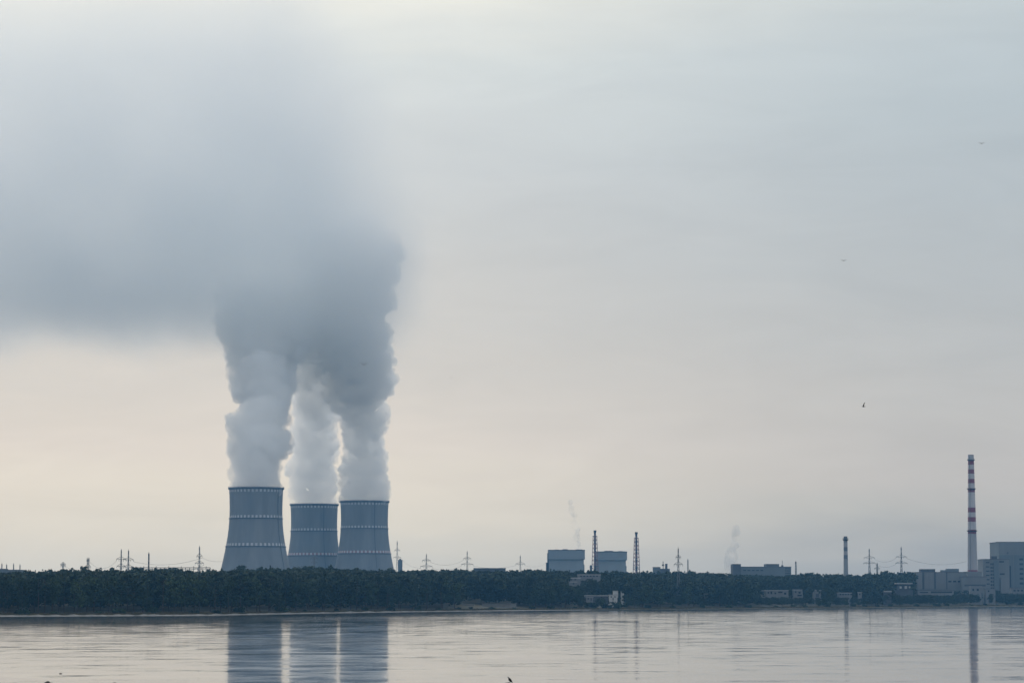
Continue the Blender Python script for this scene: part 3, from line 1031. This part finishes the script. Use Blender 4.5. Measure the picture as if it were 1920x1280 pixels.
def gantry():
    D = 2330
    xa, xb = X(246, D), X(394, D)
    zg = ground_z((xa + xb) / 2, D)
    t = thing('substation_gantry', 'long dark horizontal busbar gantry on posts just above the forest at left', 'gantry', ((xa + xb) / 2, D, zg))
    zb = Z(1063.6, D) - zg
    L = (xb - xa) / 2
    b = MB()
    b.bar((-L, 0, zb), (L, 0, zb), .38)
    b.bar((-L, 2, zb - 1.2), (L, 2, zb - 1.2), .2)
    b.build('beam', M['darksteel'], t)
    for k in range(20):
        x = -L + 2 * L * k / 19
        MB().bar((x, 0, 0), (x, 0, zb + (1.2 if k % 3 == 0 else .2)), .3).build('post', M['darksteel'], t)


gantry()


# ------------------------------------------------------------------ trees
def quads_at(pts, size, rg, flat=.35):
    """random leaf-clump quads at pts, size array"""
    n = len(pts)
    a = rg.normal(size=(n, 3))
    a[:, 2] *= .7
    a /= np.linalg.norm(a, axis=1, keepdims=True)
    h = rg.normal(size=(n, 3))
    h -= (h * a).sum(1, keepdims=True) * a
    h /= np.linalg.norm(h, axis=1, keepdims=True)
    sz = size[:, None]
    asp = rg.uniform(.45, 1.0, (n, 1))
    c = np.stack([pts - a * sz - h * sz * asp * .6, pts + a * sz * .4 - h * sz * asp, pts + a * sz + h * sz * asp * .7, pts - a * sz * .5 + h * sz * asp], 1)
    return c


def crown(kind_, n, rg):
    """unit tree of height 1, quads"""
    if kind_ == 'broad':
        k = rg.integers(9, 14)
        L = []
        for i in range(k):
            z = rg.uniform(.30, .86)
            rmax = .26 * math.sin(math.pi * min(1, max(.12, (z - .12) / .95))) ** .6
            a = rg.uniform(0, 6.28)
            q = rmax * rg.uniform(.2, .95)
            L.append((q * math.cos(a), q * math.sin(a), z, rg.uniform(.09, .17)))
        L = np.array(L)
        wt = L[:, 3] ** 2
        idx = rg.choice(k, n, p=wt / wt.sum())
        d = rg.normal(size=(n, 3))
        d /= np.linalg.norm(d, axis=1, keepdims=True)
        rad = L[idx, 3] * rg.uniform(.45, 1.08, n)
        pts = L[idx, :3] + d * rad[:, None] * np.array([1, 1, .85])
        size = rg.uniform(.018, .042, n) * math.sqrt(420 / n)
    elif kind_ == 'pine':
        k = rg.integers(8, 12)
        L = []
        for i in range(k):
            z = rg.uniform(.48, .92)
            a = rg.uniform(0, 6.28)
            q = (.20 * (1.15 - z) + .06) * rg.uniform(.2, 1.3)
            L.append((q * math.cos(a), q * math.sin(a), z, rg.uniform(.06, .12)))
        L.append((0, 0, .92, .07))
        L = np.array(L)
        idx = rg.choice(len(L), n, p=L[:, 3] ** 2 / (L[:, 3] ** 2).sum())
        d = rg.normal(size=(n, 3))
        d /= np.linalg.norm(d, axis=1, keepdims=True)
        rad = L[idx, 3] * rg.uniform(.4, 1.1, n)
        pts = L[idx, :3] + d * rad[:, None] * np.array([1.25, 1.25, .6])
        size = rg.uniform(.016, .036, n) * math.sqrt(420 / n)
    elif kind_ == 'spruce':
        z = 1 - rg.uniform(0, 1, n) ** .62 * .88
        tier = .75 + .35 * np.abs(np.sin(z * 34 + rg.uniform(0, 3)))
        r = (1 - z) * .22 * tier * np.sqrt(rg.uniform(.25, 1.1, n)) + .008
        a = rg.uniform(0, 6.28, n)
        pts = np.stack([r * np.cos(a), r * np.sin(a), z - .12 * r], 1)
        size = rg.uniform(.014, .032, n) * math.sqrt(420 / n)
    else:   # shrub
        k = 7
        L = np.array([(rg.uniform(-.5, .5), rg.uniform(-.4, .4), rg.uniform(.3, .65), rg.uniform(.2, .36)) for i in range(k)])
        idx = rg.integers(0, k, n)
        d = rg.normal(size=(n, 3))
        d /= np.linalg.norm(d, axis=1, keepdims=True)
        pts = L[idx, :3] + d * (L[idx, 3] * rg.uniform(.4, 1.08, n))[:, None]
        pts[:, 2] = np.abs(pts[:, 2])
        size = rg.uniform(.06, .13, n) * math.sqrt(420 / n)
    return quads_at(pts, size, rg)


def trunk_mesh(kind_, rg):
    mb = MB()
    h = {'broad': .72, 'pine': .92, 'spruce': .95, 'shrub': .5}[kind_]
    pts = [Vector((0, 0, -.03))]
    for k in range(1, 6):
        pts.append(Vector((rg.uniform(-.012, .012), rg.uniform(-.012, .012), h * k / 5)))
    for i, (a, b) in enumerate(zip(pts, pts[1:])):
        mb.bar(a, b, .014 * (1 - i * .17), 0, 6, .014 * (1 - (i + 1) * .17))
    if kind_ != 'spruce':
        for k in range(6):
            z = h * rg.uniform(.45, .9)
            a = rg.uniform(0, 6.28)
            mb.bar((0, 0, z), (.14 * math.cos(a), .14 * math.sin(a), z + .1), .006, 0, 4, .002)
    me = bpy.data.meshes.new('trunk')
    me.from_pydata(mb.v, [], mb.f)
    me.materials.append(M['bark'])
    return me


SKY = [(-400, 1066), (0, 1069), (80, 1070.5), (120, 1069), (200, 1067), (300, 1067), (400, 1067), (450, 1065), (520, 1064), (590, 1059.5), (640, 1064), (720, 1068), (745, 1069), (790, 1066.5), (850, 1067),
       (960, 1066), (1040, 1067), (1100, 1067), (1200, 1069), (1300, 1070), (1350, 1072), (1366, 1076), (1400, 1075), (1470, 1078), (1510, 1072), (1560, 1076), (1600, 1076), (1660, 1073), (1690, 1068), (1715, 1072),
       (1730, 1069), (1780, 1071), (1830, 1078), (2200, 1078)]
# places where buildings show: (px0, px1, lowest y that must stay clear, D of the building)
CLEAR = [(1082, 1128, 1082, 2260), (1065, 1090, 1088, 2220), (1067, 1084, 1095, 2190), (1140, 1161, 1125, 2085), (1097, 1114, 1125, 2050), (1095, 1142, 1117.5, 2110), (1163, 1172, 1111, 2120),
         (1319, 1328, 1119, 2260), (1422, 1480, 1117, 2420), (1486, 1507, 1118, 2460), (1524, 1541, 1118.5, 2480), (1570, 1598, 1117, 2500), (1608, 1617, 1117, 2510), (1655, 1672, 1110, 2560), (1677, 1713, 1113, 2660),
         (1718, 1792, 1113, 2840), (1790, 1848, 1110, 2850), (1842, 1880, 1108, 2900), (1880, 1990, 1110, 3080), (1718, 1812, 1104, 2950), (1806, 1850, 1099, 2930), (1843, 1893, 1101, 3140), (1873, 2010, 1104, 3260), (1266, 1278, 1114, 2260), (1390, 1486, 1074, 3100), (886, 950, 1067, 2900), (740, 756, 1068, 3990), (867, 970, 1134, 1912), (-40, 40, 1069, 2300)]


def skyline(px):
    return interp(SKY, px) + 3.2 * mnoise.noise(Vector((px * .045, 1.5, 0))) + 3.4 * mnoise.noise(Vector((px * .13, 9.5, 0))) - .3


def clear_limit(px, D, halfw):
    lim = 0
    for a, b, y, Db in CLEAR:
        if a - halfw < px < b + halfw and D < Db + 25:
            lim = max(lim, y)
    return lim


def in_building(px, D):
    for a, b, y, Db in CLEAR:
        if a - 4 < px < b + 4 and Db - 8 < D < Db + 45:
            return True
    return False


# prototypes for the individual trees
proto = {}
rg = np.random.default_rng(3)
for kd, nv, nq, mt in (('broad', 5, 520, 'leaf'), ('pine', 4, 420, 'needle'), ('spruce', 3, 460, 'needle'), ('shrub', 4, 260, 'leaf')):
    proto[kd] = [(np_mesh('crown', crown(kd, nq, rg), M[mt]), trunk_mesh(kd, rg)) for i in range(nv)]
NAMES = {'broad': ('broadleaf_tree', 'rounded dark green broadleaf tree', 'tree'), 'pine': ('pine_tree', 'dark ragged pine', 'tree'),
         'spruce': ('spruce_tree', 'narrow pointed dark spruce', 'tree'), 'shrub': ('shore_bush', 'low rounded dark bush', 'bush')}


def region(px):
    if px < 420:
        return 'in the front forest row left of the cooling towers'
    if px < 760:
        return 'in the front forest row below the cooling towers'
    if px < 1060:
        return 'on the shore between cooling towers and reactor buildings'
    if px < 1380:
        return 'on the shore below the reactor buildings'
    if px < 1700:
        return 'on the shore below the long dark factory'
    return 'in front of the pale plant buildings'


def place_tree(kd, x, y, h, wide, i):
    nm, lab, cat = NAMES[kd]
    reg = region(bearing(x, y))
    cr, tr = proto[kd][i % len(proto[kd])]
    root = bpy.data.objects.new(nm, None)
    root.location = (x, y, ground_z(x, y) - .15)
    root.rotation_euler = (0, 0, random.uniform(0, 6.28))
    root.scale = (h * wide, h * wide, h)
    col.objects.link(root)
    tag(root, lab + ' ' + reg, cat, lab + 's ' + reg)
    for pn, me in (('trunk', tr), ('crown', cr)):
        o = bpy.data.objects.new(pn, me)
        col.objects.link(o)
        o.parent = root


cnt = 0
for row, (t0, gap, drop) in enumerate(((16, 7.2, (3, 22)), (30, 7.2, (0, 12)))):
    px = -14.0
    while px < 1934:
        D = interp(SHORE, px) + t0 + random.uniform(-6, 6)
        s = D / F
        yt = skyline(px) + random.uniform(*drop)
        kd = random.choices(['broad', 'pine', 'spruce'], [.62, .26, .12])[0]
        if px > 1060:
            yt += random.uniform(6, 24)
        lim = clear_limit(px, D, 9)
        if lim:
            yt = max(yt, lim + random.uniform(1, 5))
        x = X(px, D)
        h = min(Z(yt, D), 30) - ground_z(x, D)
        h = min(h, 21 if kd != 'broad' else 18.5)
        if h < 6:
            kd = 'shrub'
        if h > 1.4 and not in_building(px, D):
            place_tree(kd, x, D, max(1.6, h), random.uniform(.85, 1.15) * (1.5 if kd == 'shrub' else 1) * (1.25 if h < 10 and kd != 'shrub' else 1), random.randrange(99))
            cnt += 1
        px += gap * random.uniform(.75, 1.3) / s * (.62 + .55 * smooth(0, 1900, px)) * 1.35
# low bushes along the shore edge
px = -10.0
while px < 1930:
    D = interp(SHORE, px) + random.uniform(8, 13)
    s = D / F
    lim = clear_limit(px, D, 3)
    h = random.uniform(1.6, 3.6)
    x = X(px, D)
    if lim:
        h = min(h, Z(lim, D) - ground_z(x, D))
    if h > .8:
        place_tree('shrub', x, D, h, random.uniform(1.2, 1.9), random.randrange(99))
        cnt += 1
    px += random.uniform(9, 24) / s
print('individual trees', cnt)


def forest_mass():
    rg = np.random.default_rng(8)
    low = {kd: [crown(kd, nq, rg) for i in range(6)] for kd, nq in (('broad', 230), ('pine', 180), ('spruce', 190))}
    allq = []
    n = 0
    R = random.Random(77)
    t = 38.0
    while t < 640:
        step = 6.5 if t < 160 else 10
        px = -260.0
        while px < 2180:
            D = interp(SHORE, px) + t + R.uniform(-4, 4)
            s = D / F
            x = X(px, D)
            if not in_building(px, D) and abs(x) < 2700:
                kd = R.choices(['broad', 'pine', 'spruce'], [.46, .28, .26])[0]
                gz = ground_z(x, D)
                want = Z(skyline(px) + (0.5 + abs(R.gauss(0, 2.2)) + max(0, 6 - t / 45)) - (R.uniform(1, 7) if R.random() < .11 else 0), D)
                lim = clear_limit(px, D, 7)
                if lim:
                    want = min(want, Z(lim + R.uniform(.5, 4), D))
                h = want - gz
                hm = R.uniform(17, 24)
                h = min(h, hm)
                if h > 2.5:
                    q = low[kd][R.randrange(6)]
                    a = R.uniform(0, 6.28)
                    c, s_ = math.cos(a), math.sin(a)
                    w = h * R.uniform(.9, 1.25) * (1.35 if h < 11 else 1)
                    m3 = np.array([[c * w, -s_ * w, 0], [s_ * w, c * w, 0], [0, 0, h]])
                    allq.append((q.reshape(-1, 3) @ m3.T + np.array([x, D, gz])).reshape(-1, 4, 3))
                    n += 1
            px += step * R.uniform(.7, 1.35) / s
        t += step * R.uniform(.8, 1.2)
    me = np_mesh('forest', np.concatenate(allq), M['forest'])
    o = bpy.data.objects.new('forest', me)
    col.objects.link(o)
    kind(o, 'stuff')
    o['label'] = 'dense dark mixed forest filling the shore behind the front row of trees'
    print('forest trees', n, 'faces', len(me.polygons))


forest_mass()


def shore_grass():
    rg = np.random.default_rng(21)
    n = 26000
    px = rg.uniform(-60, 1980, n)
    t = rg.uniform(1.5, 15, n)
    pts = []
    for a, b in zip(px, t):
        D = interp(SHORE, a) + b
        x = X(a, D)
        pts.append((x, D, ground_z(x, D)))
    pts = np.array(pts)
    h = rg.uniform(.25, .9, n)
    w = rg.uniform(.12, .35, n)
    a = rg.uniform(0, 6.28, n)
    dx = np.stack([np.cos(a) * w, np.sin(a) * w, np.zeros(n)], 1)
    lean = np.stack([rg.normal(0, .2, n), rg.normal(0, .2, n), h], 1)
    q = np.stack([pts - dx, pts + dx, pts + dx * .3 + lean, pts - dx * .3 + lean], 1)
    o = bpy.data.objects.new('shore_grass', np_mesh('shore_grass', q, M['grass']))
    col.objects.link(o)
    kind(o, 'stuff')
    o['label'] = 'brownish grass and reeds along the water line'


shore_grass()


# ------------------------------------------------------------------ birds and rocks
def loft(mb, rings, n=10):
    """rings: (centre, rx (sideways), rz (up), direction) -> closed surface"""
    o = len(mb.v)
    for c, rx, rz, d in rings:
        d = Vector(d).normalized()
        side = d.cross(Vector((0, 0, 1)))
        side = side.normalized() if side.length > 1e-3 else Vector((0, 1, 0))
        up = side.cross(d)
        for k in range(n):
            t = 2 * math.pi * k / n
            mb.v.append(tuple(Vector(c) + side * rx * math.cos(t) + up * rz * math.sin(t)))
    for i in range(len(rings) - 1):
        for k in range(n):
            mb.f.append((o + i * n + k, o + i * n + (k + 1) % n, o + (i + 1) * n + (k + 1) % n, o + (i + 1) * n + k))
            mb.mi.append(0)
    mb.f.append(tuple(o + k for k in range(n - 1, -1, -1)))
    mb.f.append(tuple(o + (len(rings) - 1) * n + k for k in range(n)))
    mb.mi += [0, 0]


def flying_bird(px, py, D, span, up, rz, label, m='gull', bank=0):
    p = P(px, py, D)
    mb = MB()
    L = span * .42
    d = (1, 0, 0)
    loft(mb, [((-L * .62, 0, .02 * L), .10 * L, .015 * L, d), ((-L * .35, 0, 0), .07 * L, .05 * L, d), ((-L * .1, 0, 0), .13 * L, .12 * L, d), ((L * .15, 0, 0), .14 * L, .13 * L, d),
              ((L * .36, 0, .03 * L), .08 * L, .08 * L, d), ((L * .47, 0, .05 * L), .075 * L, .075 * L, d), ((L * .55, 0, .04 * L), .03 * L, .03 * L, d), ((L * .66, 0, .02 * L), .008 * L, .008 * L, d)])
    # wings as continuous tapered blades rooted in the body
    for sd in (-1, 1):
        a = len(mb.v)
        secs = [(0.0, .30, -.10, .02), (.18, .34, -.12, .03), (.5, .30, -.16, .024), (.8, .18, -.26, .014), (1.0, .03, -.38, .003)]
        for f, ch, xo, th in secs:
            yy = sd * f * span * .5
            zz = .04 * L + up * span * (f * 1.25 - .45 * f * f)
            for (u, w) in ((.5, 0), (0, 1), (-.5, 0), (0, -1)):
                mb.v.append(((xo + .25 + u * ch) * L, yy, zz + w * th * span))
        for i in range(len(secs) - 1):
            for k in range(4):
                mb.f.append((a + i * 4 + k, a + i * 4 + (k + 1) % 4, a + (i + 1) * 4 + (k + 1) % 4, a + (i + 1) * 4 + k))
                mb.mi.append(0)
    o = mb.build('flying_bird', M[m], None, True)
    o.location = p
    o.rotation_euler = (bank, 0, rz)
    tag(o, label, 'bird', 'birds in flight')
    return o


flying_bird(1619.5, 762, 290, .9, .34, math.radians(200), 'largest dark flying bird, wing raised, low in the sky left of the striped chimney', 'feather', .5)
flying_bird(682, 684, 420, 1.2, .3, math.radians(95), 'small dark bird flying in front of the right steam column', 'gull', .1)
flying_bird(1840.5, 269.5, 320, .75, .20, math.radians(80), 'tiny dark bird high in the sky near the right edge', 'gull')
flying_bird(1582, 489, 320, .75, .20, math.radians(100), 'tiny dark bird in the middle of the empty right-hand sky', 'gull')
flying_bird(846, 708, 560, .7, .2, math.radians(60), 'faintest tiny bird right of the steam columns', 'gull')


def rock(px, D, wx, wy, h, label, seed, z0=-.25):
    x = X(px, D)
    bm = bmesh.new()
    bmesh.ops.create_icosphere(bm, subdivisions=4, radius=1)
    for v in bm.verts:
        q = v.co.copy()
        d = 1 + .32 * mnoise.noise(q * 1.3 + Vector((seed, 0, 0))) + .14 * mnoise.noise(q * 3.7 + Vector((0, seed, 0)))
        v.co = Vector((q.x * d * wx, q.y * d * wy, q.z * d * h))
    me = bpy.data.meshes.new('rock')
    bm.to_mesh(me)
    bm.free()
    me.materials.append(M['rock'])
    me.polygons.foreach_set("use_smooth", [True] * len(me.polygons))
    o = bpy.data.objects.new('rock', me)
    o.location = (x, D, z0)
    col.objects.link(o)
    tag(o, label, 'rock', 'rocks awash at the bottom edge')
    return o


DB = CAMZ / math.tan(math.atan((1280 - 640) / F) - PITCH)      # distance of water at the bottom edge
rock(92, DB - .8, .60, .5, .42, 'dark rounded rock awash at the bottom edge, darkest of the three at lower left', 1)
rock(31, DB - 1.5, .55, .5, .36, 'low dark rock awash in the bottom left corner', 2)
rock(216, DB - 1.6, .5, .4, .35, 'low dark rock awash at the bottom edge, rightmost of the three at lower left', 3)
rock(953, DB - 7, .55, .5, .40, 'dark rock awash under the perched black bird', 4, -.15)


def cormorant():
    D = DB - 7
    s = D / F
    top = P(951, 1267.3, D)
    base = Vector((X(955, D), D, .2))
    H = top.z - base.z
    t = thing('perched_bird', 'black water bird with raised beak perched at the bottom edge of the photo', 'bird', base)
    mb = MB()
    # faces left (-x), beak raised to the upper left
    k = H
    rings = [((.52 * k, 0, .05 * k), .04 * k, .012 * k, (-1, 0, .5)), ((.36 * k, 0, .18 * k), .07 * k, .04 * k, (-1, 0, .7)), ((.22 * k, 0, .34 * k), .16 * k, .16 * k, (-.8, 0, 1)),
             ((.10 * k, 0, .50 * k), .19 * k, .20 * k, (-.6, 0, 1)), ((.0, 0, .64 * k), .15 * k, .17 * k, (-.5, 0, 1)), ((-.07 * k, 0, .74 * k), .085 * k, .10 * k, (-.6, 0, 1)), ((-.10 * k, 0, .81 * k), .065 * k, .07 * k, (-.7, 0, .9)),
             ((-.13 * k, 0, .87 * k), .062 * k, .068 * k, (-1, 0, .3)), ((-.19 * k, 0, .89 * k), .05 * k, .05 * k, (-1, 0, .1)), ((-.24 * k, 0, .885 * k), .022 * k, .025 * k, (-1, 0, -.1))]
    loft(mb, rings, 12)
    mb.build('body', M['feather'], t, True)
    b = MB()
    loft(b, [((-.22 * k, 0, .885 * k), .02 * k, .022 * k, (-1, 0, -.2)), ((-.34 * k, 0, .86 * k), .012 * k, .013 * k, (-1, 0, -.25)), ((-.42 * k, 0, .83 * k), .008 * k, .01 * k, (-1, 0, -.7))], 8)
    b.build('beak', M['beak'], t, True)
    for sd in (-1, 1):
        w = MB()
        # folded wing raised slightly from the shoulder
        loft(w, [((-.02 * k, sd * .14 * k, .68 * k), .03 * k, .06 * k, (1, 0, -.6)), ((.10 * k, sd * .19 * k, .56 * k), .035 * k, .15 * k, (1, 0, -.8)), ((.28 * k, sd * .17 * k, .36 * k), .03 * k, .11 * k, (1, 0, -1)),
                 ((.46 * k, sd * .08 * k, .12 * k), .012 * k, .03 * k, (1, 0, -1))], 8)
        w.build('wing', M['feather'], t, True)
        l = MB()
        l.bar((.12 * k, sd * .08 * k, .36 * k), (.10 * k, sd * .09 * k, .0), .02 * k, 0, 6)
        l.bar((.12 * k, sd * .09 * k, .01 * k), (-.04 * k, sd * .12 * k, .0), .018 * k, 0, 6)
        l.build('leg', M['beak'], t)


cormorant()


def floating_bird(px, py, label):
    D = CAMZ / math.tan(math.atan((py - 640) / F) - PITCH)
    x = X(px, D)
    mb = MB()
    d = (1, 0, 0)
    loft(mb, [((-.30, 0, .10), .02, .02, d), ((-.2, 0, .07), .08, .07, d), ((0, 0, .06), .12, .10, d), ((.17, 0, .08), .08, .08, d), ((.22, 0, .15), .04, .05, (.4, 0, 1)), ((.24, 0, .22), .04, .04, (.6, 0, 1)), ((.29, 0, .25), .035, .035, d), ((.37, 0, .24), .012, .01, d)])
    o = mb.build('floating_bird', M['feather'], None, True)
    o.location = (x, D, 0)
    o.rotation_euler = (0, 0, .2)
    o.scale = (.55, .55, .5)
    tag(o, label, 'bird', 'birds on the water')


floating_bird(116, 1262.5, 'small dark bird floating on the water at lower left')
floating_bird(1122, 1184.5, 'small dark bird floating far out below the reactor buildings')


# ------------------------------------------------------------------ haze
def haze():
    mb = MB().box(-3000, 3000, -220, 5300, -5, 1060)
    m = vol_mat('haze', HAZE['c'], HAZE['d'])
    o = mb.build('haze', m)
    kind(o, 'stuff')
    return o


HAZE = dict(c=(.19, .54, .97), d=.000076)
haze()

# ------------------------------------------------------------------ light
SUN_AZ, SUN_EL = math.radians(-28), math.radians(24)      # azimuth from +Y, negative = left
sd = bpy.data.lights.new('sun', 'SUN')
sd.energy = .6
sd.angle = math.radians(14)
sd.color = (1, .93, .84)
so = bpy.data.objects.new('sun', sd)
col.objects.link(so)
dirv = Vector((math.sin(SUN_AZ) * math.cos(SUN_EL), math.cos(SUN_AZ) * math.cos(SUN_EL), math.sin(SUN_EL)))
so.rotation_euler = (-dirv).to_track_quat('-Z', 'Y').to_euler()
so.location = (0, 0, 300)

w = bpy.data.worlds.new("World")
scene.world = w
w.use_nodes = True
n, l = w.node_tree.nodes, w.node_tree.links
bg = n["Background"]
STR = .1
bg.inputs["Strength"].default_value = STR
sky = n.new("ShaderNodeTexSky")
sky.sky_type = 'NISHITA'
sky.sun_disc = False
sky.sun_elevation = SUN_EL
sky.sun_rotation = SUN_AZ
sky.air_density = 1.5
sky.dust_density = 3
tc = n.new("ShaderNodeTexCoord")
sep = n.new("ShaderNodeSeparateXYZ")
l.new(tc.outputs["Generated"], sep.inputs[0])
az = math_node(n, l, 'ARCTAN2', sep.outputs["X"], sep.outputs["Y"])
el = math_node(n, l, 'ARCSINE', sep.outputs["Z"])
# cloud streaks, long in azimuth and thin in elevation
cmb = n.new("ShaderNodeCombineXYZ")
l.new(math_node(n, l, 'MULTIPLY', az, 9.0), cmb.inputs[0])
l.new(math_node(n, l, 'MULTIPLY', el, 48.0), cmb.inputs[1])
no = n.new("ShaderNodeTexNoise")
no.inputs["Scale"].default_value = 1
no.inputs["Detail"].default_value = 5
no.inputs["Roughness"].default_value = .55
no.inputs["Distortion"].default_value = .4
l.new(cmb.outputs[0], no.inputs["Vector"])
elw = math_node(n, l, 'MULTIPLY_ADD', math_node(n, l, 'SUBTRACT', no.outputs["Fac"], .5), math.radians(1.7), el)


def s2l(c):
    return tuple(((v / 255) / 12.92 if v / 255 <= .04045 else ((v / 255 + .055) / 1.055) ** 2.4) for v in c)


AIR = .5


def ramp(stops):
    r = n.new("ShaderNodeValToRGB")
    r.color_ramp.interpolation = 'EASE' if False else 'LINEAR'
    e = r.color_ramp.elements
    while len(e) < len(stops):
        e.new(.5)
    for el_, (deg, c) in zip(e, stops):
        el_.position = deg / 60
        # the haze in front takes some of the cloud deck's light and adds its own blue
        el_.color = (*[max(0, v - q * AIR) / (1 - .38 * AIR) for v, q in zip(s2l(c), (.03, .084, .18))], 1)
    l.new(maprange(n, l, elw, 0, math.radians(60), 0, 1, 'LINEAR'), r.inputs["Fac"])
    return r.outputs["Color"]


GAIN = 1.14
LEFT = [(0, (200, 203, 200)), (.8, (207, 207, 202)), (1.5, (218, 214, 204)), (2.4, (224, 218, 207)), (3.2, (220, 213, 205)), (4.6, (209, 205, 200)), (6.8, (202, 202, 201)), (9, (206, 209, 210)), (11, (218, 222, 220)), (12.6, (236, 234, 224)),
        (17, (236, 236, 232)), (30, (222, 224, 226)), (60, (205, 211, 217))]
RIGHT = [(0, (140, 152, 165)), (.8, (155, 163, 172)), (1.6, (180, 182, 182)), (2.4, (190, 188, 187)), (4, (190, 189, 188)), (6, (184, 187, 189)), (8, (181, 187, 191)), (10, (185, 193, 197)), (12.6, (199, 206, 208)),
         (17, (205, 212, 216)), (30, (212, 217, 222)), (60, (205, 211, 217))]
rl, rr_ = ramp(LEFT), ramp(RIGHT)
mx = n.new("ShaderNodeMix")
mx.data_type = 'RGBA'
l.new(maprange(n, l, az, math.radians(-4), math.radians(11)), mx.inputs["Factor"])
l.new(rl, mx.inputs["A"])
l.new(rr_, mx.inputs["B"])
# sky behind the camera is a darker, bluer overcast
bk = n.new("ShaderNodeMix")
bk.data_type = 'RGBA'
l.new(maprange(n, l, math_node(n, l, 'ABSOLUTE', az), math.radians(40), math.radians(120)), bk.inputs["Factor"])
l.new(mx.outputs["Result"], bk.inputs["A"])
bk.inputs["B"].default_value = (.62, .645, .67, 1)
sc_ = n.new("ShaderNodeMix")
sc_.data_type = 'RGBA'
sc_.blend_type = 'MULTIPLY'
sc_.clamp_result = False
sc_.inputs["Factor"].default_value = 1
l.new(bk.outputs["Result"], sc_.inputs["A"])
# faint brightness mottling of the overcast
cm2 = n.new("ShaderNodeCombineXYZ")
l.new(math_node(n, l, 'MULTIPLY', az, 14.0), cm2.inputs[0])
l.new(math_node(n, l, 'MULTIPLY', el, 60.0), cm2.inputs[1])
cm2.inputs[2].default_value = 5.3
no2 = n.new("ShaderNodeTexNoise")
no2.inputs["Scale"].default_value = 1
no2.inputs["Detail"].default_value = 6
no2.inputs["Roughness"].default_value = .6
no2.inputs["Distortion"].default_value = .6
l.new(cm2.outputs[0], no2.inputs["Vector"])
mot = maprange(n, l, no2.outputs["Fac"], .3, .7, .96, 1.04, 'LINEAR')
cbm = n.new("ShaderNodeCombineXYZ")
for i_, k_ in enumerate((1.015, .996, .985)):
    l.new(math_node(n, l, 'MULTIPLY', mot, k_ * GAIN / STR), cbm.inputs[i_])
l.new(cbm.outputs[0], sc_.inputs["B"])
cl = n.new("ShaderNodeMix")
cl.data_type = 'RGBA'
cl.inputs["Factor"].default_value = .93        # overcast cover over the clear sky
l.new(sky.outputs["Color"], cl.inputs["A"])
l.new(sc_.outputs["Result"], cl.inputs["B"])
l.new(cl.outputs["Result"], bg.inputs["Color"])

# ------------------------------------------------------------------ camera and render settings
cd = bpy.data.cameras.new('camera')
cd.sensor_fit = 'HORIZONTAL'
cd.sensor_width = 36
cd.lens = 36 * F / 1920
cd.clip_start = 1
cd.clip_end = 20000
co = bpy.data.objects.new('camera', cd)
co.location = (0, 0, CAMZ)
co.rotation_euler = (math.pi / 2 + PITCH, 0, 0)
col.objects.link(co)
scene.camera = co

scene.view_settings.view_transform = 'Standard'
scene.view_settings.look = 'None'
scene.view_settings.exposure = 0
scene.view_settings.gamma = 1
cy = scene.cycles
cy.use_denoising = True
cy.max_bounces = 48
cy.diffuse_bounces = 2
cy.glossy_bounces = 3
cy.volume_bounces = 40
cy.transparent_max_bounces = 8
cy.volume_step_rate = .6
cy.volume_max_steps = 256
cy.use_adaptive_sampling = False
